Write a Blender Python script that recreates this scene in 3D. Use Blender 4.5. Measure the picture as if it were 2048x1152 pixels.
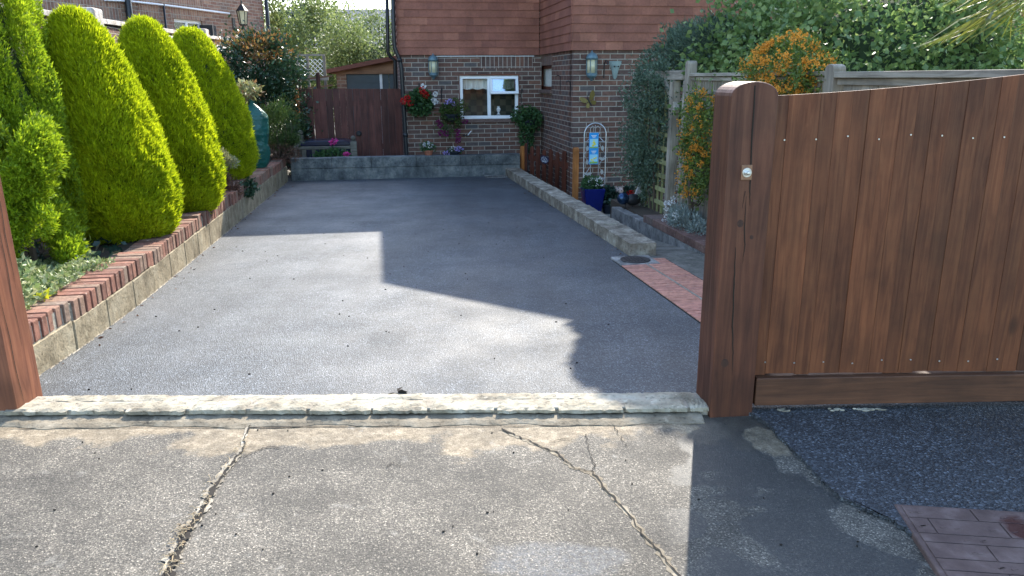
import bpy, bmesh, math, random
import numpy as np
from mathutils import Vector, Matrix

for o in list(bpy.data.objects): bpy.data.objects.remove(o)
SC = bpy.context.scene
COL = SC.collection
R = math.radians

# ------------------------------------------------------------------ camera
FPX, CAMH, PITCH, ROLL = 1540.0, 1.4, R(15.3), R(0.3)
f_ = np.array([0, math.cos(PITCH), -math.sin(PITCH)])
r0 = np.array([1.0, 0, 0]); u0 = np.array([0, math.sin(PITCH), math.cos(PITCH)])
r_ = r0*math.cos(ROLL) - u0*math.sin(ROLL)
u_ = u0*math.cos(ROLL) + r0*math.sin(ROLL)
cam = bpy.data.cameras.new('camera'); co = bpy.data.objects.new('camera', cam); COL.objects.link(co)
cam.sensor_width = 36; cam.lens = 36*FPX/2048; cam.clip_end = 2000; cam.clip_start = 0.05
m = Matrix.Identity(4)
for i in range(3):
    m[i][0] = r_[i]; m[i][1] = u_[i]; m[i][2] = -f_[i]
m[2][3] = CAMH
co.matrix_world = m
SC.camera = co

# ------------------------------------------------------------------ sky, sun, exposure
SUN_AZ, SUN_EL = R(14.3), R(38)
w = bpy.data.worlds.new('World'); SC.world = w; w.use_nodes = True
nt = w.node_tree
sky = nt.nodes.new('ShaderNodeTexSky'); sky.sky_type = 'NISHITA'; sky.sun_disc = False
sky.sun_elevation = SUN_EL; sky.sun_rotation = SUN_AZ; sky.air_density = 1.2; sky.dust_density = 1.0; sky.ozone_density = 2.0
nt.links.new(sky.outputs[0], nt.nodes['Background'].inputs[0])
nt.nodes['Background'].inputs[1].default_value = 0.15
sl = bpy.data.lights.new('sun', 'SUN'); sl.energy = 3.0; sl.angle = R(0.5); sl.color = (1.0, 0.93, 0.82)
so = bpy.data.objects.new('sun', sl); COL.objects.link(so)
sd = Vector((math.sin(SUN_AZ)*math.cos(SUN_EL), math.cos(SUN_AZ)*math.cos(SUN_EL), math.sin(SUN_EL)))
so.rotation_euler = sd.to_track_quat('Z', 'Y').to_euler(); so.location = (8, 8, 20)
SC.view_settings.view_transform = 'Standard'; SC.view_settings.look = 'None'
SC.view_settings.exposure = 2.06; SC.view_settings.gamma = 1

# ------------------------------------------------------------------ frames
AL = R(8.92)
UX = np.array([math.cos(AL), math.sin(AL), 0]); VX = np.array([-math.sin(AL), math.cos(AL), 0])
CO = np.array([0, 0, CAMH]); SL = 0.025
def ray(x, y): return f_ + r_*(x-1024)/FPX + u_*(576-y)/FPX
def hit(x, y, n, c):
    d = ray(x, y); return CO + d*((c - CO@n)/(d@n))
def uv(q): return (float(q@UX), float(q@VX), float(q[2]))
def pv(x, y, v): return uv(hit(x, y, VX, v))
def pu(x, y, u): return uv(hit(x, y, UX, u))
def pz(x, y, z): return uv(hit(x, y, np.array([0, 0, 1.0]), z))
def wz(x, y, z): return hit(x, y, np.array([0, 0, 1.0]), z)
def W(u, v, z=0): 
    q = UX*u + VX*v; return (float(q[0]), float(q[1]), z)
def drive_z(v): return -SL*(v-3.4)
def path_z(v): return -0.07 if v < 6.1 else -0.07-0.1*(v-6.1)

# ------------------------------------------------------------------ mesh builder
class MB:
    def __init__(s): s.v = []; s.f = []; s.n = 0; s.big = []
    def add(s, vs, fs):
        b = s.n; s.v.extend([tuple(q) for q in vs]); s.n += len(vs)
        s.f.extend([tuple(b+i for i in f) for f in fs]); return s
    def box(s, a, b, rot=0, c=None):
        x0, y0, z0 = a; x1, y1, z1 = b
        vs = [(x0,y0,z0),(x1,y0,z0),(x1,y1,z0),(x0,y1,z0),(x0,y0,z1),(x1,y0,z1),(x1,y1,z1),(x0,y1,z1)]
        if rot:
            cx, cy = c if c else ((x0+x1)/2, (y0+y1)/2)
            k, q = math.cos(rot), math.sin(rot)
            vs = [(cx+(x-cx)*k-(y-cy)*q, cy+(x-cx)*q+(y-cy)*k, z) for x, y, z in vs]
        return s.add(vs, [(0,3,2,1),(4,5,6,7),(0,1,5,4),(1,2,6,5),(2,3,7,6),(3,0,4,7)])
    def bar(s, p, q, wx, wy, up=(0,0,1)):
        p, q = Vector(p), Vector(q); d = (q-p).normalized(); up = Vector(up)
        if abs(d.dot(up)) > .98: up = Vector((0,1,0))
        a = d.cross(up).normalized()*wx/2; b = a.cross(d).normalized()*wy/2
        vs = [p-a-b, p+a-b, p+a+b, p-a+b, q-a-b, q+a-b, q+a+b, q-a+b]
        return s.add(vs, [(0,1,2,3),(7,6,5,4),(0,4,5,1),(1,5,6,2),(2,6,7,3),(3,7,4,0)])
    def tube(s, pts, rad, n=6):
        pts = [Vector(p) for p in pts]; L = len(pts)
        if not hasattr(rad, '__len__'): rad = [rad]*L
        vs = []; prev = None
        for i, p in enumerate(pts):
            d = (pts[min(i+1, L-1)]-pts[max(i-1, 0)]).normalized()
            a = d.cross(Vector((0.13, 0.31, 0.94))) if prev is None else prev - d*prev.dot(d)
            if a.length < 1e-4: a = d.cross(Vector((1, 0, 0)))
            a.normalize(); prev = a; b = d.cross(a)
            for k in range(n):
                t = 2*math.pi*k/n; vs.append(p+(a*math.cos(t)+b*math.sin(t))*rad[i])
        fs = [(i*n+k, i*n+(k+1)%n, (i+1)*n+(k+1)%n, (i+1)*n+k) for i in range(L-1) for k in range(n)]
        fs += [tuple(range(n))[::-1], tuple((L-1)*n+k for k in range(n))]
        return s.add(vs, fs)
    def lathe(s, prof, n=16, c=(0,0,0), sx=1, sy=1):
        vs = []; L = len(prof)
        for r, z in prof:
            for k in range(n):
                t = 2*math.pi*k/n; vs.append((c[0]+r*math.cos(t)*sx, c[1]+r*math.sin(t)*sy, c[2]+z))
        fs = [(i*n+k, i*n+(k+1)%n, (i+1)*n+(k+1)%n, (i+1)*n+k) for i in range(L-1) for k in range(n)]
        fs += [tuple(range(n))[::-1], tuple((L-1)*n+k for k in range(n))]
        return s.add(vs, fs)
    def prism(s, poly, z0, z1, axis='z'):
        n = len(poly)
        if axis == 'z': vs = [(x, y, z0) for x, y in poly]+[(x, y, z1) for x, y in poly]
        elif axis == 'y': vs = [(x, z0, y) for x, y in poly]+[(x, z1, y) for x, y in poly]
        else: vs = [(z0, x, y) for x, y in poly]+[(z1, x, y) for x, y in poly]
        return s.add(vs, [tuple(range(n))[::-1], tuple(range(n, 2*n))]+[(i, (i+1)%n, n+(i+1)%n, n+i) for i in range(n)])
    def grid(s, fn, nu, nv):
        vs = [fn(i/nu, j/nv) for j in range(nv+1) for i in range(nu+1)]
        return s.add(vs, [(j*(nu+1)+i, j*(nu+1)+i+1, (j+1)*(nu+1)+i+1, (j+1)*(nu+1)+i) for j in range(nv) for i in range(nu)])
    def blob(s, c, r, n=8, m=6):
        pr = [(max(1e-3, math.sin(math.pi*i/m)), -math.cos(math.pi*i/m)) for i in range(m+1)]
        rr = r if hasattr(r, '__len__') else (r, r, r)
        return s.lathe([(a, b*rr[2]) for a, b in pr], n, c, rr[0], rr[1])
    def leaves(s, A): s.big.append(A); return s      # (n,4,3) quads
    def build(s, name, mat, parent=None, smooth=False, bevel=0, seg=1, loc=None, rot=0, auto=False):
        V = np.array(s.v, dtype=np.float32).reshape(-1, 3)
        F = list(s.f); n0 = len(V)
        loops = [i for f in F for i in f]; tot = [len(f) for f in F]
        if s.big:
            B = np.concatenate(s.big).astype(np.float32); nb = len(B)
            V = np.concatenate([V, B.reshape(-1, 3)])
            loops = np.concatenate([np.array(loops, dtype=np.int32), n0+np.arange(nb*4, dtype=np.int32)])
            tot = np.concatenate([np.array(tot, dtype=np.int32), np.full(nb, 4, dtype=np.int32)])
        loops = np.asarray(loops, dtype=np.int32); tot = np.asarray(tot, dtype=np.int32)
        start = np.concatenate([[0], np.cumsum(tot)[:-1]]).astype(np.int32)
        me = bpy.data.meshes.new(name)
        me.vertices.add(len(V)); me.vertices.foreach_set('co', V.ravel())
        me.loops.add(len(loops)); me.loops.foreach_set('vertex_index', loops)
        me.polygons.add(len(tot)); me.polygons.foreach_set('loop_start', start); me.polygons.foreach_set('loop_total', tot)
        me.update(calc_edges=True); me.validate()
        uvl = me.uv_layers.new(name='UVMap')
        nl = np.zeros(len(me.polygons)*3, dtype=np.float32); me.polygons.foreach_get('normal', nl)
        ax = np.abs(nl.reshape(-1, 3)).argmax(1)
        tt = np.zeros(len(me.polygons), dtype=np.int32); me.polygons.foreach_get('loop_total', tt)
        li = np.zeros(len(me.loops), dtype=np.int32); me.loops.foreach_get('vertex_index', li)
        la = np.repeat(ax, tt); P = V[li] if len(V) == len(me.vertices) else np.zeros((len(li), 3))
        U = np.where((la == 0)[:, None], P[:, [1, 2]], np.where((la == 1)[:, None], P[:, [0, 2]], P[:, [0, 1]]))
        uvl.data.foreach_set('uv', U.astype(np.float32).ravel())
        me.polygons.foreach_set('use_smooth', np.full(len(me.polygons), bool(smooth)))
        for mt in (mat if isinstance(mat, (list, tuple)) else [mat]): me.materials.append(mt)
        ob = bpy.data.objects.new(name, me); COL.objects.link(ob)
        if parent: ob.parent = parent
        if loc is not None: ob.location = loc
        if rot: ob.rotation_euler = (0, 0, rot)
        if bevel:
            b = ob.modifiers.new('bevel', 'BEVEL'); b.width = bevel; b.segments = seg; b.limit_method = 'ANGLE'
        return ob

def tag(o, label=None, cat=None, group=None, kind=None):
    if label: o['label'] = label
    if cat: o['category'] = cat
    if group: o['group'] = group
    if kind: o['kind'] = kind
    return o
def thing(name, label, cat, loc=(0, 0, 0), rot=AL, group=None):
    o = bpy.data.objects.new(name, None); COL.objects.link(o); o.empty_display_size = .1
    o.location = loc; o.rotation_euler = (0, 0, rot)
    return tag(o, label, cat, group)
def copy_thing(src, loc, rot, label):
    c = src.copy(); COL.objects.link(c); c.location = loc; c.rotation_euler = (0, 0, rot); c['label'] = label
    for ch in list(src.children):
        d = ch.copy(); COL.objects.link(d); d.parent = c
        for g in list(ch.children):
            e = g.copy(); COL.objects.link(e); e.parent = d
    return c
HOUSE = dict(loc=(0, 0, 0), rot=AL)

# ------------------------------------------------------------------ materials
class NT:
    def __init__(s, name, rough=.7, spec=.4, color=(.5, .5, .5), metal=0):
        s.m = bpy.data.materials.new(name); s.m.use_nodes = True; s.t = s.m.node_tree
        s.b = s.t.nodes['Principled BSDF']
        s.b.inputs['Roughness'].default_value = rough; s.b.inputs['Specular IOR Level'].default_value = spec
        s.b.inputs['Base Color'].default_value = (*color, 1); s.b.inputs['Metallic'].default_value = metal
        s.tc = s.t.nodes.new('ShaderNodeTexCoord')
    def nd(s, ty, **k):
        n = s.t.nodes.new(ty)
        for a, b in k.items(): setattr(n, a, b)
        return n
    def lk(s, a, b): s.t.links.new(a, b)
    def co(s, src='Object', scale=(1, 1, 1), rot=(0, 0, 0), loc=(0, 0, 0)):
        mp = s.nd('ShaderNodeMapping'); s.lk(s.tc.outputs[src], mp.inputs[0])
        mp.inputs['Scale'].default_value = scale; mp.inputs['Rotation'].default_value = rot; mp.inputs['Location'].default_value = loc
        return mp.outputs[0]
    def noise(s, scale, detail=4, rough=.55, c=None, dist=0):
        n = s.nd('ShaderNodeTexNoise'); n.inputs['Scale'].default_value = scale; n.inputs['Detail'].default_value = detail
        n.inputs['Roughness'].default_value = rough; n.inputs['Distortion'].default_value = dist
        s.lk(c if c is not None else s.tc.outputs['Object'], n.inputs['Vector']); return n.outputs['Fac']
    def voro(s, scale, c=None, feature='F1', out='Distance'):
        n = s.nd('ShaderNodeTexVoronoi', feature=feature); n.inputs['Scale'].default_value = scale
        s.lk(c if c is not None else s.tc.outputs['Object'], n.inputs['Vector']); return n.outputs[out]
    def ramp(s, fac, stops, interp='LINEAR'):
        n = s.nd('ShaderNodeValToRGB'); e = n.color_ramp; e.interpolation = interp
        while len(e.elements) < len(stops): e.elements.new(.5)
        for el, (p, c) in zip(e.elements, stops):
            el.position = p; el.color = (*c, 1) if hasattr(c, '__len__') else (c, c, c, 1)
        s.lk(fac, n.inputs[0]); return n.outputs[0]
    def mix(s, fac, a, b, mode='MIX'):
        n = s.nd('ShaderNodeMix', data_type='RGBA', blend_type=mode)
        for v, i in ((fac, 0), (a, 6), (b, 7)):
            if hasattr(v, 'is_linked') or hasattr(v, 'links'): s.lk(v, n.inputs[i])
            elif i == 0: n.inputs[0].default_value = v
            else: n.inputs[i].default_value = (*v, 1) if hasattr(v, '__len__') else (v, v, v, 1)
        return n.outputs[2]
    def math(s, op, a, b=0.0, clamp=False):
        n = s.nd('ShaderNodeMath', operation=op, use_clamp=clamp)
        for v, i in ((a, 0), (b, 1)):
            if hasattr(v, 'links'): s.lk(v, n.inputs[i])
            else: n.inputs[i].default_value = v
        return n.outputs[0]
    def sep(s, c):
        n = s.nd('ShaderNodeSeparateXYZ'); s.lk(c, n.inputs[0]); return n.outputs
    def island(s): return s.nd('ShaderNodeNewGeometry').outputs['Random Per Island']
    def bump(s, h, strength=.5, dist=.01, prev=None):
        n = s.nd('ShaderNodeBump'); n.inputs['Strength'].default_value = strength; n.inputs['Distance'].default_value = dist
        s.lk(h, n.inputs['Height'])
        if prev: s.lk(prev, n.inputs['Normal'])
        s.lk(n.outputs[0], s.b.inputs['Normal']); return n.outputs[0]
    def col(s, c): s.lk(c, s.b.inputs['Base Color']); return s
    def rough(s, c): s.lk(c, s.b.inputs['Roughness']); return s

def plain(name, color, rough=.6, metal=0, spec=.4, var=.12, sc=12):
    t = NT(name, rough, spec, color, metal)
    n = t.noise(sc, 5)
    t.col(t.mix(n, tuple(c*(1-var*1.6) for c in color), tuple(min(1, c*(1+var*1.6)) for c in color)))
    t.bump(t.noise(sc*6, 3), .15, .003)
    return t.m

def leafmat(name, c0, c1, c2, trans=.35, rough=.5, spec=.35):
    t = NT(name, rough, spec)
    i = t.island()
    base = t.ramp(i, [(0, c0), (.5, c1), (1, c2)])
    big = t.noise(3.2, 3)
    base = t.mix(.35, base, t.ramp(big, [(.3, c0), (.7, c2)]))
    t.col(base)
    tr = t.nd('ShaderNodeBsdfTranslucent'); t.lk(base, tr.inputs[0])
    mx = t.nd('ShaderNodeMixShader'); mx.inputs[0].default_value = trans
    t.lk(t.b.outputs[0], mx.inputs[1]); t.lk(tr.outputs[0], mx.inputs[2])
    t.lk(mx.outputs[0], t.t.nodes['Material Output'].inputs[0])
    return t.m

def asphalt(name, lo, hi, tint, gscale, bumps=.6, rough=.62, big=(.72, 1.2)):
    t = NT(name, rough, .5)
    cell = t.nd('ShaderNodeTexVoronoi'); cell.inputs['Scale'].default_value = gscale
    t.lk(t.tc.outputs['Object'], cell.inputs['Vector'])
    cs = t.sep(cell.outputs['Color'])
    g = t.ramp(cs[0], [(0, tuple(lo*c for c in tint)), (.55, tuple((lo*.6+hi*.4)*c for c in tint)), (.9, tuple(hi*c for c in tint)), (1, tuple(hi*2.1*c for c in tint))])
    n = t.noise(1.1, 6, .6); n2 = t.noise(9, 4)
    g = t.mix(1, g, t.ramp(n, [(.3, big[0]), (.7, big[1])]), 'MULTIPLY')
    g = t.mix(1, g, t.ramp(n2, [(.35, .88), (.65, 1.1)]), 'MULTIPLY')
    return t, g, cell

# drive
t, g, cell = asphalt('drive_tarmac', .020, .100, (.90, 1.0, 1.10), 190)
dust = t.ramp(t.noise(.55, 7, .65, dist=.6), [(.42, 0), (.75, 1)])
g = t.mix(t.math('MULTIPLY', dust, .3), g, (.13, .125, .12))
trk = t.noise(2.2, 5, .6, c=t.co(scale=(1.6, .16, 1), rot=(0, 0, AL)))
g = t.mix(1, g, t.ramp(trk, [(.35, .84), (.62, 1.1)]), 'MULTIPLY')
sp = t.ramp(t.voro(5.5), [(0, 1), (.018, 1), (.03, 0)])
g = t.mix(t.math('MULTIPLY', sp, .5), g, (.32, .3, .27))
t.col(g)
b = t.bump(cell.outputs['Distance'], .55, .005)
t.bump(t.noise(7, 5), .25, .02, b)
t.rough(t.ramp(t.noise(2, 4), [(.3, .55), (.7, .75)]))
M_DRIVE = t.m
# fresh coarse tarmac on the right
t, g, cell = asphalt('fresh_tarmac', .016, .075, (.92, 1.0, 1.1), 130)
t.col(g); b = t.bump(cell.outputs['Distance'], .7, .007); t.bump(t.noise(14, 5), .3, .02, b)
M_FRESH = t.m
# old pavement: worn asphalt, pale lime-stained band by the threshold, damp patches
t, g, cell = asphalt('worn_pavement', .038, .148, (1.12, .98, .77), 240)
c = t.tc.outputs['Object']; s = t.sep(c)
wob = t.noise(2.6, 6, .62)
band = t.math('ADD', s[1], t.math('MULTIPLY', t.math('SUBTRACT', wob, .5), 1.0))
band = t.ramp(band, [(2.845/4, 0), (2.885/4, 1)]) if False else t.math('MULTIPLY', t.math('SUBTRACT', band, 2.80), 16, True)
g = t.mix(t.math('MULTIPLY', band, .85), g, t.ramp(t.noise(26, 6, .7), [(.3, (.12, .09, .055)), (.5, (.23, .18, .115)), (.72, (.40, .33, .23))]))
mott = t.ramp(t.noise(1.7, 8, .72), [(.36, .56), (.60, 1.16)])
g = t.mix(1, g, mott, 'MULTIPLY')
pale = t.ramp(t.noise(7.5, 5, .6, dist=.4), [(.63, 0), (.70, 1)])
g = t.mix(t.math('MULTIPLY', pale, .4), g, (.30, .28, .24))
sk = t.ramp(t.noise(130, 3, .7), [(.34, .6), (.5, 1), (.68, 1.3)]); g = t.mix(1, g, sk, 'MULTIPLY')
# damp dark patches: only on the right-hand side
xr = t.math('MULTIPLY', t.math('SUBTRACT', s[0], .48), 6, True)
damp = t.ramp(t.noise(2.6, 4, .5, c=t.co(loc=(3.1, 1.7, 0)), dist=.3), [(.50, 1), (.53, 0)])
damp = t.math('MULTIPLY', damp, xr)
g = t.mix(t.math('MULTIPLY', damp, .72), g, (.022, .026, .027))
# one pale blue-grey scuff in the middle foreground
ex = t.math('MULTIPLY', t.math('SUBTRACT', s[0], .12), 4.2); ey = t.math('MULTIPLY', t.math('SUBTRACT', s[1], 2.06), 9)
e = t.math('ADD', t.math('MULTIPLY', ex, ex), t.math('MULTIPLY', ey, ey))
e = t.math('ADD', e, t.math('MULTIPLY', t.math('SUBTRACT', t.noise(9, 5), .5), 2.2))
e = t.math('MULTIPLY', t.math('SUBTRACT', 1.0, e), 2, True)
g = t.mix(t.math('MULTIPLY', t.math('MULTIPLY', e, t.ramp(t.noise(60, 4, .7), [(.35, .25), (.65, 1)])), .33), g, (.20, .215, .235))
t.col(g)
b = t.bump(cell.outputs['Distance'], .35, .004)
b = t.bump(t.noise(70, 6, .75), .55, .010, b)
t.bump(t.noise(5, 4), .25, .03, b)
t.rough(t.ramp(damp, [(0, .8), (1, .45)]))
M_PAVE = t.m

def concrete(name, c0, c1, c2, dark=.5):
    t = NT(name, .85, .25)
    n = t.noise(6, 8, .68)
    g = t.ramp(n, [(.3, c0), (.5, c1), (.68, c2)])
    st = t.noise(7, 5, .6, c=t.co(scale=(1, 1, .22)))
    g = t.mix(1, g, t.ramp(st, [(.32, .74), (.55, 1.04)]), 'MULTIPLY')
    pit = t.ramp(t.noise(48, 4, .6), [(.28, .45), (.42, 1)])
    g = t.mix(1, g, pit, 'MULTIPLY')
    li = t.ramp(t.noise(17, 5, .7), [(.60, 0), (.68, 1)])
    g = t.mix(t.math('MULTIPLY', li, .4), g, tuple(min(1, x*1.5) for x in c2))
    i = t.island(); g = t.mix(1, g, t.ramp(i, [(0, .82), (1, 1.12)]), 'MULTIPLY')
    t.col(g)
    b = t.bump(t.noise(60, 5, .7), .6, .008); t.bump(t.noise(14, 4), .4, .02, b)
    return t.m
M_BLOCK = concrete('tan_concrete_block', (.12, .095, .058), (.25, .205, .132), (.34, .295, .205))
M_GREYBLOCK = concrete('grey_concrete_block', (.07, .07, .065), (.19, .18, .165), (.33, .31, .28))
M_DARKBLOCK = concrete('mossy_concrete', (.045, .05, .05), (.11, .12, .12), (.22, .22, .20))
M_ROUGHSTONE = concrete('lichen_stone', (.09, .075, .055), (.24, .20, .15), (.46, .42, .34))
M_SETT = concrete('granite_sett', (.15, .125, .09), (.31, .275, .205), (.45, .41, .33))
M_MORTAR = concrete('mortar', (.15, .125, .09), (.28, .245, .19), (.38, .34, .27))
M_MORTARD = concrete('dirty_mortar', (.10, .08, .055), (.20, .165, .115), (.29, .25, .185))
M_PATH = concrete('path_concrete', (.08, .075, .06), (.15, .14, .115), (.22, .2, .17))

def brickpieces(name, stops, rough=.85):
    t = NT(name, rough, .25); i = t.island()
    g = t.ramp(i, stops, 'LINEAR')
    g = t.mix(1, g, t.ramp(t.noise(22, 6, .7), [(.3, .6), (.65, 1.25)]), 'MULTIPLY')
    li = t.ramp(t.noise(33, 5, .7), [(.60, 0), (.68, 1)])
    g = t.mix(t.math('MULTIPLY', li, .35), g, (.5, .44, .36))
    t.col(g); b = t.bump(t.noise(70, 4, .7), .5, .006); t.bump(t.noise(18, 4), .4, .012, b)
    return t.m
M_COPE = brickpieces('brick_on_edge', [(0, (.125, .062, .045)), (.3, (.20, .09, .062)), (.5, (.25, .118, .08)), (.75, (.215, .135, .095)), (1, (.18, .128, .095))])
M_DCOPE = brickpieces('brown_brick_coping', [(0, (.10, .055, .045)), (.5, (.17, .095, .075)), (1, (.14, .10, .085))])
M_PAVER = brickpieces('pink_paver', [(0, (.40, .185, .125)), (.5, (.50, .235, .16)), (1, (.44, .20, .145))], .75)
t = NT('hung_clay_tile', .8, .25); g = t.ramp(t.island(), [(0, (.215, .088, .064)), (.4, (.26, .106, .073)), (.75, (.24, .097, .068)), (1, (.32, .135, .09))])
g = t.mix(1, g, t.ramp(t.noise(2.5, 5, .6), [(.3, .74), (.7, 1.16)]), 'MULTIPLY'); g = t.mix(1, g, t.ramp(t.noise(40, 5, .7), [(.3, .85), (.65, 1.1)]), 'MULTIPLY'); t.col(g); t.bump(t.noise(60, 4), .25, .004); M_TILE = t.m

def housebrick(name, cols, mortar, soldier=False, sc=1.0):
    t = NT(name, .85, .25)
    mp = t.co('UV', rot=(0, 0, R(90)) if soldier else (0, 0, 0))
    br = t.nd('ShaderNodeTexBrick'); t.lk(mp, br.inputs['Vector'])
    br.inputs['Scale'].default_value = 1.0*sc
    br.inputs['Brick Width'].default_value = .225 ; br.inputs['Row Height'].default_value = .075
    br.inputs['Mortar Size'].default_value = .0065; br.inputs['Mortar Smooth'].default_value = .25; br.inputs['Bias'].default_value = 0
    br.inputs['Color1'].default_value = (0, 0, 0, 1); br.inputs['Color2'].default_value = (1, 1, 1, 1); br.inputs['Mortar'].default_value = (.5, .5, .5, 1)
    if soldier: br.offset = 0
    g = t.ramp(br.outputs['Color'], [(0, cols[0]), (.3, cols[1]), (.55, cols[2]), (.8, cols[3]), (1, cols[4])])
    g = t.mix(1, g, t.ramp(t.noise(16, 6, .7, c=t.tc.outputs['UV']), [(.3, .65), (.68, 1.25)]), 'MULTIPLY')
    mt = t.mix(t.noise(9, 5), tuple(x*.75 for x in mortar), tuple(x*1.2 for x in mortar))
    g = t.mix(br.outputs['Fac'], g, mt)
    t.col(g)
    inv = t.math('SUBTRACT', 1.0, br.outputs['Fac'])
    b = t.bump(inv, .7, .008); t.bump(t.noise(60, 4, c=t.tc.outputs['UV']), .3, .006, b)
    return t.m
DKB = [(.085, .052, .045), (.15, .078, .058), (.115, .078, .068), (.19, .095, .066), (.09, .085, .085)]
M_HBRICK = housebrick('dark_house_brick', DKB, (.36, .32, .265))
M_SOLDIER = housebrick('soldier_brick', DKB, (.40, .36, .31), True)
LTB = [(.22, .12, .085), (.31, .18, .12), (.36, .22, .15), (.27, .14, .10), (.24, .17, .13)]
M_NBRICK = housebrick('neighbour_brick', LTB, (.42, .36, .29))
M_NSOLDIER = housebrick('neighbour_soldier_brick', LTB, (.42, .36, .29), True)

def wood(name, c0, c1, c2, axis='z', gl=1.0, rough=.55, island=.5, spec=.35, knots=True):
    t = NT(name, rough, spec)
    sc = {'z': (1, 1, .06), 'x': (.06, 1, 1), 'y': (1, .06, 1)}[axis]
    off = t.nd('ShaderNodeVectorMath', operation='ADD'); t.lk(t.tc.outputs['Object'], off.inputs[0])
    cmb = t.nd('ShaderNodeCombineXYZ'); i = t.island()
    for k in range(3): t.lk(t.math('MULTIPLY', i, 7.3+k*3.1), cmb.inputs[k])
    t.lk(cmb.outputs[0], off.inputs[1])
    mp = t.nd('ShaderNodeMapping'); t.lk(off.outputs[0], mp.inputs[0]); mp.inputs['Scale'].default_value = sc
    grain = t.noise(38*gl, 6, .6, c=mp.outputs[0], dist=1.2)
    broad = t.noise(5*gl, 4, .55, c=mp.outputs[0], dist=.6)
    g = t.ramp(grain, [(.28, c0), (.5, c1), (.75, c2)])
    g = t.mix(1, g, t.ramp(broad, [(.3, .62), (.7, 1.25)]), 'MULTIPLY')
    blot = t.noise(3.2, 5, .6, c=off.outputs[0])
    g = t.mix(1, g, t.ramp(blot, [(.32, .66), (.62, 1.12)]), 'MULTIPLY')
    if knots:
        kn = t.voro(3.3, c=t_scale(t, off.outputs[0], {'z': (1, 1, .45), 'x': (.45, 1, 1), 'y': (1, .45, 1)}[axis]))
        k = t.ramp(kn, [(0, 1), (.045, .75), (.085, 0)])
        g = t.mix(t.math('MULTIPLY', k, .75), g, tuple(x*.3 for x in c0))
    g = t.mix(1, g, t.ramp(i, [(0, 1-island*.5), (1, 1+island*.5)]), 'MULTIPLY')
    t.col(g); t.bump(grain, .35, .004)
    t.rough(t.ramp(grain, [(.3, rough+.1), (.7, rough-.1)]))
    return t.m
def t_scale(t, c, sc):
    mp = t.nd('ShaderNodeMapping'); t.lk(c, mp.inputs[0]); mp.inputs['Scale'].default_value = sc; return mp.outputs[0]
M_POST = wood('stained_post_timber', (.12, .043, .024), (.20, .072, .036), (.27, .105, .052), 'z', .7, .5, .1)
M_POST_SHADED = wood('shaded_post_timber', (.052, .017, .0085), (.09, .030, .0145), (.135, .050, .025), 'z', .7, .55, .1)  # same stained timber, with the right post's shade put into a darker colour
M_GATE = wood('stained_gate_boards', (.092, .027, .009), (.145, .046, .016), (.20, .071, .026), 'z', 1, .6, .25)
M_GRAIL = wood('stained_gate_rail', (.062, .025, .012), (.098, .040, .019), (.14, .060, .030), 'x', 1, .55, .2)
M_BFENCE = wood('dark_red_fence_boards', (.05, .017, .013), (.095, .03, .022), (.13, .043, .03), 'z', .8, .6, .6, knots=False)
M_PICKET = wood('picket_brown', (.07, .022, .014), (.12, .036, .02), (.17, .055, .03), 'z', 1, .5, .5, knots=False)
M_ORANGE = wood('orange_stained_post', (.34, .12, .035), (.48, .18, .05), (.58, .24, .07), 'z', 1, .5, .2, knots=False)
M_GREYW = wood('weathered_fence_timber', (.17, .14, .11), (.29, .25, .195), (.40, .35, .28), 'z', 1, .8, .4)
M_GREYWX = wood('weathered_rail_timber', (.19, .16, .125), (.32, .28, .22), (.44, .39, .32), 'y', 1, .8, .3)
M_GREENW = wood('green_tinged_trellis', (.15, .15, .06), (.25, .25, .11), (.34, .33, .17), 'z', 1, .8, .4, knots=False)
M_RAILW = wood('old_railing_timber', (.07, .065, .05), (.13, .12, .095), (.2, .18, .15), 'x', 1, .8, .4, knots=False)
M_FASCIA = wood('brown_fascia_board', (.20, .10, .055), (.30, .155, .085), (.38, .2, .11), 'x', .8, .6, .2, knots=False)

M_KNOT = plain('timber_knot', (.045, .018, .01), .6, var=.5, sc=60)
M_SOIL = plain('bed_soil', (.05, .035, .022), .95, var=.35, sc=30)
M_EARTH = plain('yard_ground', (.16, .15, .13), .9, var=.25, sc=8)
M_FIELD = plain('terrain_grass', (.07, .09, .035), .95, var=.3, sc=.7)
M_CRACK = plain('crack_shadow_dirt', (.018, .014, .01), .95, var=.3, sc=60)
M_STRAW = plain('dry_straw', (.42, .31, .18), .8, var=.3, sc=60)
M_UPVC = plain('white_upvc', (.80, .82, .84), .3, var=.02)
M_WHITE = plain('white_paint', (.8, .8, .78), .5, var=.05)
M_BLACKP = plain('black_plastic_pipe', (.018, .02, .023), .35, var=.1)
M_IRON = plain('dark_iron', (.03, .03, .032), .5, .3, var=.2)
M_GALV = plain('galvanised_steel', (.62, .62, .6), .32, 1, var=.1, sc=40)
M_PLATE = plain('rusty_bolt_plate', (.26, .14, .08), .6, .25, var=.3, sc=30)
M_VERDI = plain('verdigris_lantern', (.11, .175, .20), .5, .3, var=.25, sc=25)
M_LGLASS = plain('lantern_glass', (.55, .52, .34), .15, var=.1)
M_COVER = None
t = NT('maroon_cover', .6, .4)
g = t.ramp(t.noise(9, 7, .65), [(.3, (.065, .038, .032)), (.55, (.115, .073, .062)), (.72, (.18, .125, .11))])
wet = t.ramp(t.noise(3.4, 3, .4, c=t.co(loc=(1.2, .3, 0))), [(.60, 0), (.635, 1)])
g = t.mix(t.math('MULTIPLY', wet, .75), g, (.06, .022, .02)); t.col(g)
t.rough(t.ramp(wet, [(0, .65), (1, .25)])); t.bump(t.noise(40, 5, .6), .4, .006); M_COVER = t.m
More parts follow.
